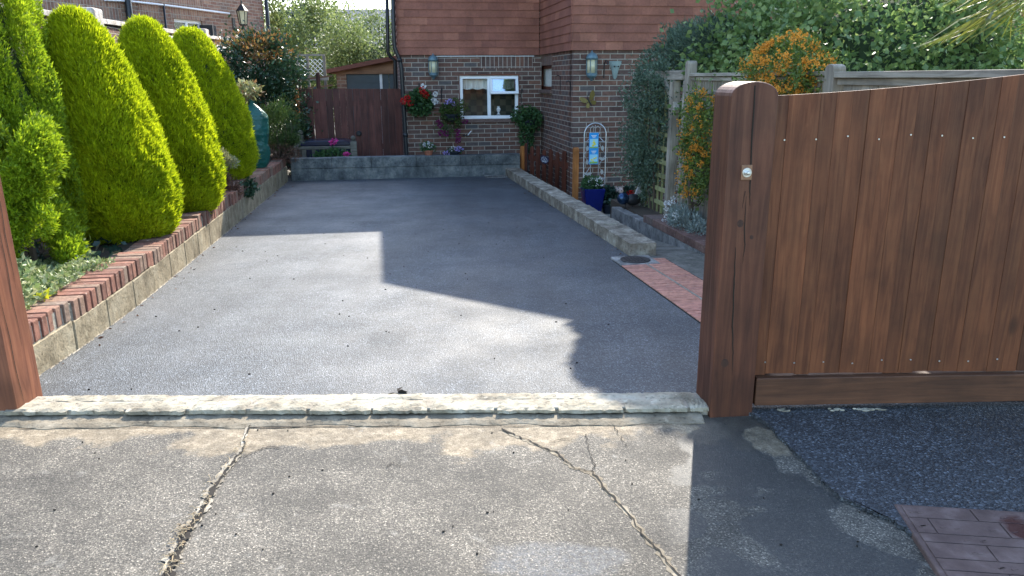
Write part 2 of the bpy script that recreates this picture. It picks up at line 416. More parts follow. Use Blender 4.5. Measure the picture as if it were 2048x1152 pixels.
M_TEAL = NT('teal_cover_sheet', .38, .5); M_TEAL.col(M_TEAL.mix(M_TEAL.noise(6, 4), (.002, .055, .044), (.005, .105, .082)))
M_TEAL.bump(M_TEAL.noise(9, 3, c=M_TEAL.co(scale=(1, 1, 2.2))), .6, .05); M_TEAL = M_TEAL.m
M_BLUEPOT = plain('cobalt_glaze', (.006, .012, .12), .18, var=.15)
M_DARKPOT = plain('dark_pot', (.02, .024, .035), .4, var=.2)
M_TERRA = plain('terracotta', (.33, .12, .07), .8, var=.15)
M_CATSTONE = plain('cat_stone', (.36, .27, .24), .8, var=.15)
M_BLUELID = plain('navy_plastic_lid', (.012, .016, .04), .3, var=.15)
M_SIGNB = plain('navy_sign_enamel', (.008, .012, .05), .3, var=.05)
M_SKYB = plain('bright_blue_print', (.03, .30, .68), .4, var=.05)
M_LSKY = plain('light_blue_print', (.30, .62, .80), .4, var=.08)
M_YELLOW = plain('yellow_print', (.72, .66, .10), .5, var=.15)
M_GREENP = plain('green_print', (.22, .42, .12), .5, var=.15)
M_SILVER = plain('pale_metal', (.52, .54, .56), .4, .6, var=.1)
M_LACE = plain('lace_cloth', (.62, .62, .56), .9, var=.15)
M_DARKROOM = plain('kitchen_wall', (.07, .075, .06), .8, var=.2)
M_GARAGE = plain('grey_blue_garage_door', (.07, .09, .10), .5, var=.1)
M_FELT = plain('dark_roof_felt', (.03, .03, .032), .85, var=.2)
M_ROOF = plain('roof_tiles', (.18, .08, .06), .85, var=.2)
M_BARK = plain('bark', (.07, .05, .035), .9, var=.35, sc=25)
M_COPEC = concrete('pale_wall_coping', (.30, .26, .22), (.50, .45, .40), (.64, .60, .55))
t = NT('checked_tiles', .4, .4); ck = t.nd('ShaderNodeTexChecker'); t.lk(t.tc.outputs['UV'], ck.inputs[0]); ck.inputs['Scale'].default_value = 9
ck.inputs['Color1'].default_value = (.13, .13, .10, 1); ck.inputs['Color2'].default_value = (.05, .06, .052, 1); t.col(ck.outputs[0]); M_CHECK = t.m
t = NT('window_glass', .03, .5, (.02, .02, .02)); tr = t.nd('ShaderNodeBsdfTransparent'); mx = t.nd('ShaderNodeMixShader'); mx.inputs[0].default_value = .03
t.lk(tr.outputs[0], mx.inputs[1]); gl = t.nd('ShaderNodeBsdfGlossy'); gl.inputs['Roughness'].default_value = .02; gl.inputs[0].default_value = (.75, .85, .95, 1)
t.lk(gl.outputs[0], mx.inputs[2]); t.lk(mx.outputs[0], t.t.nodes['Material Output'].inputs[0]); M_GLASS = t.m

M_GLASS2 = M_GLASS.copy(); M_GLASS2.name = 'tilted_window_glass'
for n_ in M_GLASS2.node_tree.nodes:
    if n_.type == 'MIX_SHADER': n_.inputs[0].default_value = .4
L_GOLD = leafmat('golden_conifer_sprays', (.14, .22, .005), (.36, .45, .008), (.64, .68, .016), .5)
L_THUJA = leafmat('thuja_sprays', (.09, .18, .010), (.24, .36, .014), (.44, .53, .02), .48)
L_DKCORE = plain('conifer_dark_core', (.035, .06, .012), .9, var=.3, sc=30)  # dark solid core behind the conifer sprays
L_SHRUB = leafmat('dark_glossy_leaves', (.012, .035, .016), (.025, .06, .028), (.05, .10, .045), .2, .3, .5)
L_RED = leafmat('orange_young_leaves', (.16, .05, .02), (.30, .12, .04), (.22, .22, .06), .35)
L_IVY = leafmat('ivy_leaves', (.075, .145, .040), (.15, .25, .072), (.30, .38, .13), .45, .4, .5)
L_GREY = leafmat('grey_green_small_leaves', (.04, .072, .045), (.085, .135, .085), (.16, .22, .145), .3, .5)
L_PYRA = leafmat('pyracantha_leaves', (.035, .08, .018), (.085, .15, .03), (.26, .32, .06), .3, .4)
L_SILV = leafmat('silver_leaves', (.14, .18, .16), (.24, .29, .26), (.38, .42, .38), .2, .7)
L_ROSE = leafmat('rosemary_needles', (.02, .045, .012), (.05, .09, .02), (.10, .15, .03), .25, .5)
L_BIRCH = leafmat('pale_tree_leaves', (.07, .11, .03), (.15, .20, .06), (.27, .32, .12), .4)
L_DARKT = leafmat('dark_evergreen_leaves', (.015, .035, .015), (.03, .06, .025), (.06, .10, .04), .2)
L_VARI = leafmat('variegated_leaves', (.05, .10, .02), (.14, .22, .05), (.50, .50, .28), .3)
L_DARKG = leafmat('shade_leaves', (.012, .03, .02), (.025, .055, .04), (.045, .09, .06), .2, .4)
L_GERAN = leafmat('geranium_leaves', (.02, .06, .02), (.04, .10, .035), (.08, .16, .05), .25)
L_PALM = leafmat('palm_fronds', (.06, .10, .015), (.14, .17, .03), (.26, .24, .06), .4, .4)
L_BUNCH = leafmat('dead_brown_twigs', (.06, .03, .02), (.12, .06, .04), (.2, .11, .07), .2)
def petal(n, c): return leafmat(n, tuple(x*.75 for x in c), c, tuple(min(1, x*1.15) for x in c), .3, .6)
P_RED = petal('red_petals', (.50, .015, .015)); P_WHITE = petal('white_petals', (.78, .78, .76)); P_PINK = petal('pink_petals', (.62, .06, .28))
P_PURP = petal('magenta_petals', (.17, .008, .09)); P_LILAC = petal('lilac_petals', (.42, .33, .66)); P_YELL = petal('yellow_leaf', (.55, .55, .03))
P_ORANGE = petal('orange_berries', (.72, .32, .04))

# ------------------------------------------------------------------ foliage
RNG = np.random.default_rng(7)
def unit(a): return a/np.maximum(np.linalg.norm(a, axis=-1, keepdims=True), 1e-6)
def rdir(n): return unit(RNG.normal(size=(n, 3)))
def leaf_quads(P, Dr, L, Wd, fold=.25):
    n = len(P); L = np.broadcast_to(np.asarray(L, dtype=float).reshape(-1, 1), (n, 1)); Wd = np.broadcast_to(np.asarray(Wd, dtype=float).reshape(-1, 1), (n, 1))
    Dr = unit(Dr); sd = unit(np.cross(Dr, rdir(n))); nr = np.cross(sd, Dr)
    mid = P+Dr*L*.45+nr*L*fold*.25
    return np.stack([P, mid+sd*Wd/2, P+Dr*L, mid-sd*Wd/2], 1)
def lump(D_, k=5, amp=.2, seed=0):
    r = np.random.default_rng(seed); a = r.normal(size=(k, 3))*2.3; ph = r.uniform(0, 6.28, k)
    return 1+amp*np.sin(D_@a.T*1.0+ph).mean(1)*1.8
def blob_leaves(c, rad, n, L, Wd, seed=0, amp=.25, inner=.45, out=.6, up=.3, droop=0, clump=0, cut=None):
    """leaves through an ellipsoid's volume, thick near its surface, turned outwards"""
    D_ = rdir(n); q = RNG.uniform(inner**3, 1, n)**(1/3)
    if clump:
        cc = rdir(clump)*RNG.uniform(.55, 1.02, (clump, 1)); idx = RNG.integers(0, clump, n)
        X = cc[idx]*lump(cc[idx], 5, amp, seed)[:, None]+RNG.normal(size=(n, 3))*RNG.uniform(.10, .24, clump)[idx][:, None]
        D_ = unit(X)
    else: X = D_*(q*lump(D_, 5, amp, seed))[:, None]
    P = np.asarray(c)+X*np.asarray(rad)
    dr = D_*out+rdir(n)*.8+np.array([0, 0, up-droop])
    if cut is not None: k = cut(P); P, dr = P[k], dr[k]; n = len(P)
    return leaf_quads(P, dr, L*RNG.uniform(.6, 1.3, n), Wd*RNG.uniform(.7, 1.25, n))
def flower_heads(pts, n, r, size):
    out = []
    for p in pts:
        D_ = rdir(n); P = np.asarray(p)+D_*r*RNG.uniform(.5, 1, (n, 1)); out.append(leaf_quads(P, D_+rdir(n)*.7, size, size*.9))
    return np.concatenate(out)
def limbs(mb, base, top, spread, n, r0):
    b = Vector(base); t_ = Vector(top)
    mid = b.lerp(t_, .5)+Vector((random.uniform(-.05, .05), random.uniform(-.05, .05), 0))
    mb.tube([b, mid, t_], [r0, r0*.7, r0*.25], 7)
    for k in range(n):
        s_ = b.lerp(t_, random.uniform(.25, .8)); a = random.uniform(0, 6.28); h = random.uniform(.3, .9)
        e = s_+Vector((math.cos(a)*spread[0]*h, math.sin(a)*spread[1]*h, spread[2]*h*random.uniform(.2, .8)))
        mb.tube([s_, s_.lerp(e, .5)+Vector((0, 0, -.04)), e], [r0*.4, r0*.28, r0*.1], 5)
random.seed(3)

# ================================================================== SETTING
# terrain sheet out to the horizon
o = MB().grid(lambda a, b: ((a-.5)*1200, (b-.5)*1200, -1.05), 4, 4).build('terrain', M_FIELD); tag(o, kind='structure')
# drive: a gently falling sheet
def edge_l(v): return -1.78 if v < 4 else -1.70
def dpt(a, b):
    x0, y0 = -2.3+a*3.61, 3.225                       # front edge along the threshold, then rows parallel to the house
    uf, vf = x0*UX[0]+y0*UX[1], x0*VX[0]+y0*VX[1]
    v = vf+(13.45-vf)*b
    ul = -1.9+(-1.9-(-2.3*UX[0]+3.225*UX[1]))*-0 ; ur = 1.786 if v < 5.87 else 1.99
    u = ul+(ur-ul)*a if b > 0 else uf
    return W(u, v, drive_z(v))
o = MB().grid(dpt, 8, 60).build('driveway', M_DRIVE); tag(o, kind='structure')
# the tarmac spur behind the gate and beside the pavers
pl = [(1.33, 3.20, 0), (4.2, 3.20, 0), W(2.75, 5.95), W(2.20, 5.95)]
o = MB().add([(p[0], p[1], z) for p, z in zip(pl, (-.004, -.004, drive_z(5.95)-.004, drive_z(5.95)-.004))], [(0, 1, 2, 3)]).build('side_path', M_PATH); tag(o, kind='structure')
# side path that falls away towards the house
mb = MB()
vs = [5.85, 6.1, 8, 10, 12, 14.2]
mb.add([(u, v, path_z(v)-.002) for v in vs for u in (2.0, 3.2)], [(2*i, 2*i+1, 2*i+3, 2*i+2) for i in range(len(vs)-1)])
mb.box((2.2, 10.2, -.7), (4.6, 11.39, -.565))
o = mb.build('side_path', M_PATH, rot=AL); tag(o, kind='structure')
# pavement in front
o = MB().grid(lambda a, b: (-9+a*18, -6+b*9.13, -.03), 10, 10).build('pavement', M_PAVE); tag(o, kind='structure')
# fresh tarmac patch with ragged edge
pl = [(1.00, 3.20), (1.03, 3.10), (1.072, 3.0), (1.088, 2.85), (1.108, 2.69), (1.118, 2.55), (1.142, 2.398), (1.20, 2.31), (1.255, 2.245), (1.28, 2.16), (1.285, 2.05), (1.28, 1.95), (1.27, 1.4), (7, 1.4), (7, 3.2)]
jag = []
for i, p in enumerate(pl[:-1]):
    q = pl[i+1]; n = 12 if i < 12 else 1
    for k in range(n): 
        e = k/n; j = .007 if i < 12 else 0
        jag.append((p[0]+(q[0]-p[0])*e+random.uniform(-j, j), p[1]+(q[1]-p[1])*e+random.uniform(-j, j)))
jag.append(pl[-1])
o = MB().prism(jag, -.04, -.014).build('tarmac_patch', M_FRESH, bevel=.006); tag(o, kind='structure')
# soil of the two raised beds, yard behind the low wall
o = MB().grid(lambda a, b: (-5.2+a*3.35, 3.4+b*18, .20-.004*b*18+.03*math.sin(a*9+b*31)), 14, 60).build('bed_soil', M_SOIL, rot=AL); tag(o, kind='structure')
o = MB().box((2.72, 4.6, -.6), (3.02, 9.3, -.08)).build('bed_soil', M_SOIL, rot=AL); tag(o, kind='structure')
o = MB().box((-9, 13.5, -.6), (2.6, 40, -.34)).build('yard', M_EARTH, rot=AL); tag(o, kind='structure')
o = MB().box((3.1, 4.2, -.7), (14, 9.9, -.3)).box((6.0, 9.9, -.7), (14, 22, -.3)).build('garden_ground', M_FIELD, rot=AL); tag(o, kind='structure')

def strip(pts, wid, z, jit, name, mat, th=.003, seg=10):
    pp = []
    for i in range(len(pts)-1):
        for k in range(seg):
            e = k/seg; pp.append((pts[i][0]+(pts[i+1][0]-pts[i][0])*e, pts[i][1]+(pts[i+1][1]-pts[i][1])*e, wid[i]+(wid[i+1]-wid[i])*e))
    pp.append((*pts[-1], wid[-1])); L = []; Rr = []
    for i, (x, y, ww) in enumerate(pp):
        a = pp[max(i-1, 0)]; b = pp[min(i+1, len(pp)-1)]; d = Vector((b[0]-a[0], b[1]-a[1])).normalized(); n = Vector((-d.y, d.x))
        c = Vector((x, y))+n*random.uniform(-jit, jit); h = max(.0008, ww*random.uniform(.45, 1.3)/2); L.append(c+n*h); Rr.append(c-n*h)
    mb = MB(); N = len(L)
    mb.add([(p.x, p.y, z) for p in L]+[(p.x, p.y, z) for p in Rr], [(i, N+i, N+i+1, i+1) for i in range(N-1)])
    o = mb.build(name, mat); tag(o, kind='structure'); return o
ck = [(497, 852), (480, 905), (455, 935), (420, 985), (400, 1030), (370, 1065), (350, 1110), (328, 1160)]
strip([(-2.45, 3.005), (-1.9, 3.0), (-1.5, 3.004), (-1.1, 2.998), (-.6, 3.004), (0, 2.997), (.5, 3.004), (.8, 3.008)], [.004, .005, .004, .010, .005, .006, .004, .002], -.0262, .003, 'pavement_crack', M_CRACK, seg=14)
ckw = [tuple(wz(x, y, -.03)[:2]) for x, y in ck]
strip(ckw, [.012, .02, .035, .04, .045, .05, .055, .055], -.026, .005, 'crack_filler', M_MORTAR)
strip([(x+.006, y) for x, y in ckw], [.006, .007, .012, .02, .02, .032, .032, .034], -.0225, .006, 'pavement_crack', M_CRACK)
mb = MB()
for k in range(110):
    e = RNG.uniform(0, 1)**.6*6.9; i = int(e); fq = e-i; p = Vector(ckw[i]).lerp(Vector(ckw[i+1]), fq)
    p = Vector((p.x+RNG.normal()*.012, p.y+RNG.normal()*.01, -.02)); a = RNG.uniform(0, 6.28); l = RNG.uniform(.010, .035)
    mb.tube([p, p+Vector((math.cos(a)*l*.5, math.sin(a)*l*.5, .006)), p+Vector((math.cos(a)*l, math.sin(a)*l*1.1, .001))], .0011, 4)
o = mb.build('dry_straw', M_STRAW); tag(o, 'dry straw and roots lying in the long pavement crack', 'straw', kind='stuff')
for pts, wd in (([(1003, 858), (1050, 880), (1110, 905), (1150, 938), (1185, 945), (1215, 985), (1250, 1020), (1290, 1075), (1320, 1105), (1362, 1160)], .007),
                ([(1172, 870), (1178, 905), (1190, 935), (1185, 945)], .004), ([(1225, 850), (1240, 875), (1255, 895)], .003),
                ([(485, 915), (510, 905), (535, 895), (560, 897)], .006), ([(1100, 885), (1130, 878), (1145, 880)], .003), ([(772, 935), (785, 927), (800, 935)], .005)):
    ws = [tuple(wz(x, y, -.03)[:2]) for x, y in pts]
    if wd > .0065: strip(ws, [random.uniform(.012, .03) for _ in ws], -.0284, .008, 'crack_filler', M_MORTARD, seg=8)
    strip(ws, [wd*random.uniform(.5, 1.3) for _ in ws], -.0255, .006, 'pavement_crack', M_CRACK, seg=8)

# ================================================================== THRESHOLD SETTS
th = thing('stone_threshold', 'pale rough stone sett row across the mouth of the drive', 'threshold', (0, 0, 0), 0)
mb = MB().box((-2.35, 3.103, -.04), (.92, 3.26, .009))
mb.build('mortar_bed', M_MORTAR, th, bevel=.004)
NX = 90; mb = MB(); vs = []
for i in range(NX+1):
    x = -2.45+3.27*i/NX; e = .012*math.sin(i*.31)+.008*math.sin(i*.83+1)+random.uniform(-.004, .004); tp = random.uniform(-.002, .002)
    vs += [(x, 3.11, -.013+tp), (x, 3.075, -.014+tp), (x, 3.035+e*.6, -.019+tp*.6), (x, 3.008+e, -.0275), (x, 3.004+e, -.045)]
mb.add(vs, [(i*5+k, (i)*5+k+1, (i+1)*5+k+1, (i+1)*5+k) for i in range(NX) for k in range(4)])
mb.build('mortar_fillet', M_MORTARD, th)
def rough_block(x0, x1, y0, y1, z0, z1, j=.008, nx=10, ny=5, rd=.16):
    mb = MB(); ph = random.uniform(0, 9)
    def top(a, b):
        e = min(a, 1-a, b, 1-b); edge = max(0, rd-e)*.09
        return (x0+(x1-x0)*a, y0+(y1-y0)*b+random.uniform(-j, j)*.5, z1-edge*.9+random.uniform(-j, j)*.45)
    vs = [top(i/nx, k/ny) for k in range(ny+1) for i in range(nx+1)]
    mb.add(vs, [(k*(nx+1)+i, k*(nx+1)+i+1, (k+1)*(nx+1)+i+1, (k+1)*(nx+1)+i) for k in range(ny) for i in range(nx)])
    # skirts
    ring = [i for i in range(nx+1)]+[(k*(nx+1)+nx) for k in range(1, ny+1)]+[ny*(nx+1)+i for i in range(nx-1, -1, -1)]+[k*(nx+1) for k in range(ny-1, 0, -1)]
    low = [(vs[i][0]+random.uniform(-j, j)*.4, vs[i][1]+random.uniform(-j, j)*.8, z0) for i in ring]
    b = mb.n; mb.add(low, []); m_ = len(ring)
    mb.f += [(ring[i], b+i, b+(i+1) % m_, ring[(i+1) % m_]) for i in range(m_)]
    return mb
x = -2.22
while x < .80:
    l = random.uniform(.24, .30)
    x1 = min(x+l, .86)
    yo = -.004*(x+2) 
    rough_block(x+random.uniform(.004, .014), x1-random.uniform(.004, .012), 3.088+random.uniform(-.012, .006), 3.188, -.006, .014+random.uniform(-.002, .002), .007, 14, 5, .06).build('stone', M_SETT, th, smooth=False)
    x = x1
x = -2.1
while x < .74:
    l = random.uniform(.22, .34); x1 = min(x+l, .82)
    rough_block(x+.006, x1-.006, 3.197, 3.262, -.02, .013+random.uniform(-.003, .003), .006, 12, 3, .05).build('stone', M_SETT, th)
    x = x1

# ================================================================== GATE POSTS AND GATE
def arched_post(th_, wd, dp, h, arch):
    mb = MB(); n = 14
    prof = [(-wd/2, 0), (wd/2, 0)]+[(wd/2*math.cos(math.pi*k/n), h-arch+arch*math.sin(math.pi*k/n)) for k in range(n+1)]
    mb.prism(prof, 0, dp, 'y'); return mb
gp = thing('gate_post', 'thick brown gate post with rounded top and bolted plate beside the closed gate leaf', 'gate post', (.950, 3.085, -.035), R(5.5), 'gate posts')
arched_post(gp, .19, .19, 1.415, .055).build('post', M_POST_SHADED, gp, bevel=.004, seg=2)
def split(parent, pts, wds, y):      # a drying split in the timber: dark slit cut shallow into the face
    mb = MB(); L = []
    for i in range(len(pts)-1):
        for k in range(6):
            e = k/6; L.append((pts[i][0]+(pts[i+1][0]-pts[i][0])*e+random.uniform(-.001, .001), pts[i][1]+(pts[i+1][1]-pts[i][1])*e, wds[i]+(wds[i+1]-wds[i])*e))
    L.append((*pts[-1], wds[-1])); N = len(L)
    mb.add([(x-w_/2, y, z) for x, z, w_ in L]+[(x+w_/2, y, z) for x, z, w_ in L], [(i, N+i, N+i+1, i+1) for i in range(N-1)])
    return mb.build('split', M_CRACK, parent)
split(gp, [(-.004, 1.40), (-.001, 1.2), (.006, 1.0), (.012, .93)], [.004, .006, .005, .001], -.002)
split(gp, [(-.006, .97), (-.004, .85), (.004, .77), (-.001, .69)], [.001, .004, .004, .001], -.002)
split(gp, [(-.035, .76), (-.030, .6), (-.024, .42), (-.012, .3), (-.010, .2)], [.002, .006, .005, .004, .001], -.002)
split(gp, [(-.02, .92), (-.012, .99)], [.001, .003], -.002)
for kx, kz, kr in ((-.022, .858, .014), (.03, .80, .008), (-.045, .255, .017)):
    mb = MB()
    for rr, yy in ((1.0, -.0006), (.7, -.0012)): mb.prism([(kx+kr*rr*math.cos(a), kz+kr*1.15*rr*math.sin(a)) for a in np.linspace(0, 6.28, 15)[:-1]], yy, .002, 'y')
    mb.build('knot', M_KNOT, gp)
q = hit(1493, 345, np.array([0, 1.0, 0]), 3.08)
pz_ = q[2]+.035; px_ = q[0]-.950
pb = MB().box((px_-.022, -.007, pz_-.03), (px_+.022, -.0005, pz_+.03)).build('bolt_plate', M_PLATE, gp, bevel=.002)
mb = MB().lathe([(.019, 0), (.019, .003)], 20); nt_ = [(.0125*math.cos(R(60*k)), .0125*math.sin(R(60*k))) for k in range(6)]
mb.prism(nt_, .003, .013).lathe([(.0075, .013), (.0075, .022), (.005, .024)], 12)
o = mb.build('bolt', M_GALV, pb, bevel=.001); o.rotation_euler = (R(90), 0, 0); o.location = (px_, -.007, pz_)
# the other post, cut by the photo's left edge
gp2 = thing('gate_post', 'sunlit reddish gate post cut by the left edge of the picture', 'gate post', (-2.258, 3.105, -.035), R(0), 'gate posts'); gp2.rotation_euler = (0, R(-.8), 0)
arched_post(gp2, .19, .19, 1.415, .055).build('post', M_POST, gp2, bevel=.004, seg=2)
mb = MB()
for ys in ((.05, .0), (.11, .3), (.145, .55)):
    pts = [(.0965, ys[0]-.003*k*(.5 if ys[0] < .1 else -.2)+.003*math.sin(k*1.3)+random.uniform(-.001, .001), ys[1]+k*.06) for k in range(11)]; N = len(pts)
    wd = [.0004+.0017*math.sin(math.pi*k/10) for k in range(11)]
    mb.add([(p[0], p[1]-w_, p[2]) for p, w_ in zip(pts, wd)]+[(p[0], p[1]+w_, p[2]) for p, w_ in zip(pts, wd)], [(i, N+i, N+i+1, i+1) for i in range(N-1)])
mb.build('split', M_CRACK, gp2)

gt = thing('wooden_gate', 'wide brown feather-edge board gate with sweeping top and bottom rail', 'gate', (1.055, 3.115, 0), R(1.6))
def gtop(x): 
    e = x/1.0; return 1.325+.045*e+.034*e*e if x < 1.1 else 1.415
mb = MB(); x = -.02; pitch = .062
k = 0
while x < 2.9:
    w2 = random.choice([.064, .066, .066, .128])
    x1 = x+w2; z0 = .149+random.uniform(-.006, .004)
    za, zb = gtop(max(x, 0)), gtop(max(x1, 0))
    yb = .030
    ya0 = ya1 = yb-.011-random.uniform(0, .0016)
    x1o = x1-.0012
    vs = [(x, ya0, z0), (x1o, ya1, z0), (x1o, yb, z0), (x, yb, z0), (x, ya0, za), (x1o, ya1, zb), (x1o, yb, zb), (x, yb, za)]
    off = -.0012*(k % 2)
    vs = [(a, b+off, c) for a, b, c in vs]
    mb.add(vs, [(0, 3, 2, 1), (4, 5, 6, 7), (0, 1, 5, 4), (1, 2, 6, 5), (2, 3, 7, 6), (3, 0, 4, 7)])
    x = x1; k += 1
bd = mb.build('boards', M_GATE, gt)
MB().box((0, -.012, .012), (2.9, .055, .140)).build('bottom_rail', M_GRAIL, gt, bevel=.004, seg=2)
for za in (.75, 1.10): MB().box((.0, .034, za), (2.9, .08, za+.11)).build('ledge', M_GRAIL, gt, bevel=.003)
for xa in (.005, 2.8): MB().box((xa, .0805, .15), (xa+.095, .12, 1.30)).build('stile', M_GATE, gt, bevel=.003)
nail0 = None
for zz in (1.16, .2):
    for k in range(23):
        if nail0 is None:
            nail0 = MB().lathe([(.004, 0), (.003, .0015)], 8).build('nail', M_GALV, gt); nl_ = nail0
        else: nl_ = nail0.copy(); COL.objects.link(nl_); nl_.parent = gt
        nl_.rotation_euler = (R(90), 0, 0); nl_.location = (.04+k*.128, .0145, zz+.01*random.uniform(-1, 1))
# pale lime crust under the gate on the tarmac
mb = MB()
for k in range(26):
    x = random.choice([random.uniform(1.1, 1.25), random.uniform(1.36, 1.55), random.uniform(1.5, 1.62)]); mb.blob((x, 3.112+random.uniform(-.012, .012), -.012), (random.uniform(.008, .022), .006, .004), 7, 4)
o = mb.build('lime_crust', M_SETT); tag(o, 'pale crumbs of lime along the foot of the gate', 'crumbs', kind='stuff')

# ================================================================== LEFT RETAINING WALL
lw = thing('retaining_wall', 'low tan concrete block wall with brick-on-edge coping along the left of the drive', 'wall', **HOUSE)
LWT = [(3.45, .157), (4.3, .140), (5.45, .128), (5.72, .120), (6.9, .108), (8.0, .095), (9.0, .080), (10.2, .060), (11.4, .036), (12.5, .014), (13.24, .0)]
def lwz(v): return np.interp(v, [a for a, b in LWT], [b for a, b in LWT])
def lwu(v): return np.interp(v, [3.4, 4.4, 5.2, 14], [-1.80, -1.72, -1.69, -1.68])
mb = MB(); v = 3.40
while v < 13.2:
    v1 = min(v+.445, 13.24); zt = float(lwz((v+v1)/2)); ua, ub = float(lwu(v)), float(lwu(v1)); j = random.uniform(-.003, .003)
    g_ = .0035
    vs = [(ua+j, v+g_, -.45), (ub+j, v1-g_, -.45), (ub-.19, v1-g_, -.45), (ua-.19, v+g_, -.45), (ua+j, v+g_, zt), (ub+j, v1-g_, zt), (ub-.19, v1-g_, zt), (ua-.19, v+g_, zt)]
    mb.add(vs, [(0, 3, 2, 1), (4, 5, 6, 7), (0, 1, 5, 4), (1, 2, 6, 5), (2, 3, 7, 6), (3, 0, 4, 7)]); v = v1
mb.build('block', M_BLOCK, lw, bevel=.005)
mb = MB(); v = 3.46; seg0 = v; zb = None
steps = [3.46, 4.32, 5.62, 7.25, 8.62, 10.1, 11.7, 13.24]
for a, b in zip(steps[:-1], steps[1:]):
    zc = float(lwz((a+b)/2))+.002; v = a
    while v+.07 < b+.01:
        hh = .108+(.018 if v > 7 else 0)+random.uniform(-.004, .004); uo = float(lwu(v))+random.uniform(-.004, .006)
        mb.box((uo-.215, v+.005, zc), (uo-.004, v+.07, zc+hh), random.uniform(-.02, .02)); v += .0755
mb.build('coping_bricks', M_COPE, lw, bevel=.005, seg=2)
mb = MB()
for a, b in zip(steps[:-1], steps[1:]):
    zc = float(lwz((a+b)/2)); ua = float(lwu(a)); ub = float(lwu(b))
    mb.add([(ua-.012, a, zc-.02), (ub-.012, b, zc-.02), (ub-.20, b, zc-.02), (ua-.20, a, zc-.02), (ua-.012, a, zc+.088), (ub-.012, b, zc+.088), (ub-.20, b, zc+.088), (ua-.20, a, zc+.088)],
           [(0, 3, 2, 1), (4, 5, 6, 7), (0, 1, 5, 4), (1, 2, 6, 5), (2, 3, 7, 6), (3, 0, 4, 7)])
    mb.box((ua-.18, a, zc-.1), (ua-.02, b, zc-.02))
mb.build('mortar', M_MORTAR, lw)
# white line of grit where the tarmac meets the wall
mb = MB(); v = 3.6
while v < 12.6:
    if random.random() < .85:
        u = float(lwu(v)); mb.blob((u+.006+random.uniform(-.003, .004), v, drive_z(v)+.002), (.005, random.uniform(.015, .04), .004), 6, 4)
    v += .045
o = mb.build('grit_line', M_MORTAR, rot=AL); tag(o, 'pale grit along the foot of the left wall', 'grit', kind='stuff')

# ================================================================== BACK WALL, KERB WALL, RIGHT RETAINING WALL
bw = thing('end_wall', 'low dark mossy concrete wall across the far end of the drive', 'wall', **HOUSE)
MB().box((-1.625, 13.25, -.5), (2.02, 13.47, -.05)).box((2.02, 13.25, -.9), (2.235, 13.47, -.052)).build('lower_course', M_DARKBLOCK, bw, bevel=.008)
mb = MB()
ub = [-1.62, -.95, -.3, .45, 1.2, 1.62, 2.237]
for a, b in zip(ub[:-1], ub[1:]): mb.box((a, 13.243, -.048), (b-.004, 13.475, .12+random.uniform(-.004, .004)))
mb.build('upper_course', M_DARKBLOCK, bw, bevel=.006)

kb = thing('kerb_wall', 'low rough stone kerb wall stained with lichen along the right of the drive', 'wall', **HOUSE)
v = 6.14
while v < 13.2:
    l = random.uniform(.42, .5); v1 = min(v+l, 13.22)
    z1 = drive_z((v+v1)/2)+.118+.003*(v-6)+random.uniform(-.004, .004)
    b_ = rough_block(v, v1-.004, -2.205, -1.975, -.9, z1, .0035, 14, 6, .05)
    mb = MB(); mb.add([(-y, x, z) for x, y, z in b_.v], [tuple(f) for f in b_.f])
    mb.build('stone', M_ROUGHSTONE, kb); v = v1
MB().box((2.0, 6.9, drive_z(7)+.157), (2.13, 7.05, drive_z(7)+.161)) 

cq = pz(1215, 449, drive_z(7.4)+.123); MB().blob((2.09, cq[1], drive_z(cq[1])+.118+.003*(cq[1]-6)), (.075, .055, .007), 9, 5).build('cement_patch', M_SETT, kb)
rw = thing('raised_bed_wall', 'stepped grey block wall with brown brick coping beside the side path', 'wall', **HOUSE)
UW = 2.62
mb = MB()
v = 5.2
RT = []
for q in [(1405, 505.7), (1299.4, 450), (1223, 413.7)]: RT.append(pu(*q, UW))
RT.sort(key=lambda a: a[1])
def rwz(v): return float(np.interp(v, [a[1] for a in RT], [a[2] for a in RT]))
vend = RT[-1][1]; ve = vend
while v < vend-.01:
    v1 = min(v+.44, vend); zt = rwz((v+v1)/2)
    mb.box((UW, v+.004, -.9), (UW+.19, v1-.004, zt)); v = v1
mb.build('block', M_GREYBLOCK, rw, bevel=.006)
cb = pu(1287, 437, UW); mb = MB(); v = 5.2
while v < cb[1]:
    zt = rwz(v+.1); mb.box((UW-.004, v+.004, zt+.002), (UW+.20, min(v+.219, cb[1]), zt+.075+random.uniform(-.003, .003)), random.uniform(-.015, .015)); v += .223
mb.build('coping_bricks', M_DCOPE, rw, bevel=.006, seg=2)
mb = MB()

# pavers between tarmac and path, manhole cover
mb = MB(); G0 = hit(1241, 534.7, np.array([0, 0, 1.0])+SL*VX, SL*3.4)
pc = [uv(hit(x, y, np.array([0, 0, 1.0])+SL*VX, SL*3.4)) for x, y in ((1241, 534.7), (1382, 638), (1318, 519), (1400, 570))]
u1, u2 = 1.79, 2.22; v = 5.83; row = 0
while v > 3.35:
    zt = drive_z(v)+.010
    for a, b in ((u1, u1+.205), (u1+.225, u2)): mb.box((a, v-.060, zt-.05), (b, v-.004, zt+random.uniform(-.0015, .0015)), random.uniform(-.008, .008))
    v -= .066; row += 1
for k in range(2): mb.box((u1+.24, 5.84+k*.066, -.12), (u2, 5.84+.058+k*.066, -.052))
o = mb.build('brick_path', M_PAVER, rot=AL, bevel=.003); tag(o, kind='structure')
mb = MB().box((u1-.01, 3.3, -.12), (u2+.012, 5.99, -.065)); vs = [(a, b, c+drive_z(b)+.068) for a, b, c in mb.v]; nm = MB(); nm.add(vs, mb.f)
o = nm.build('path_joints', M_CRACK, rot=AL); tag(o, kind='structure')
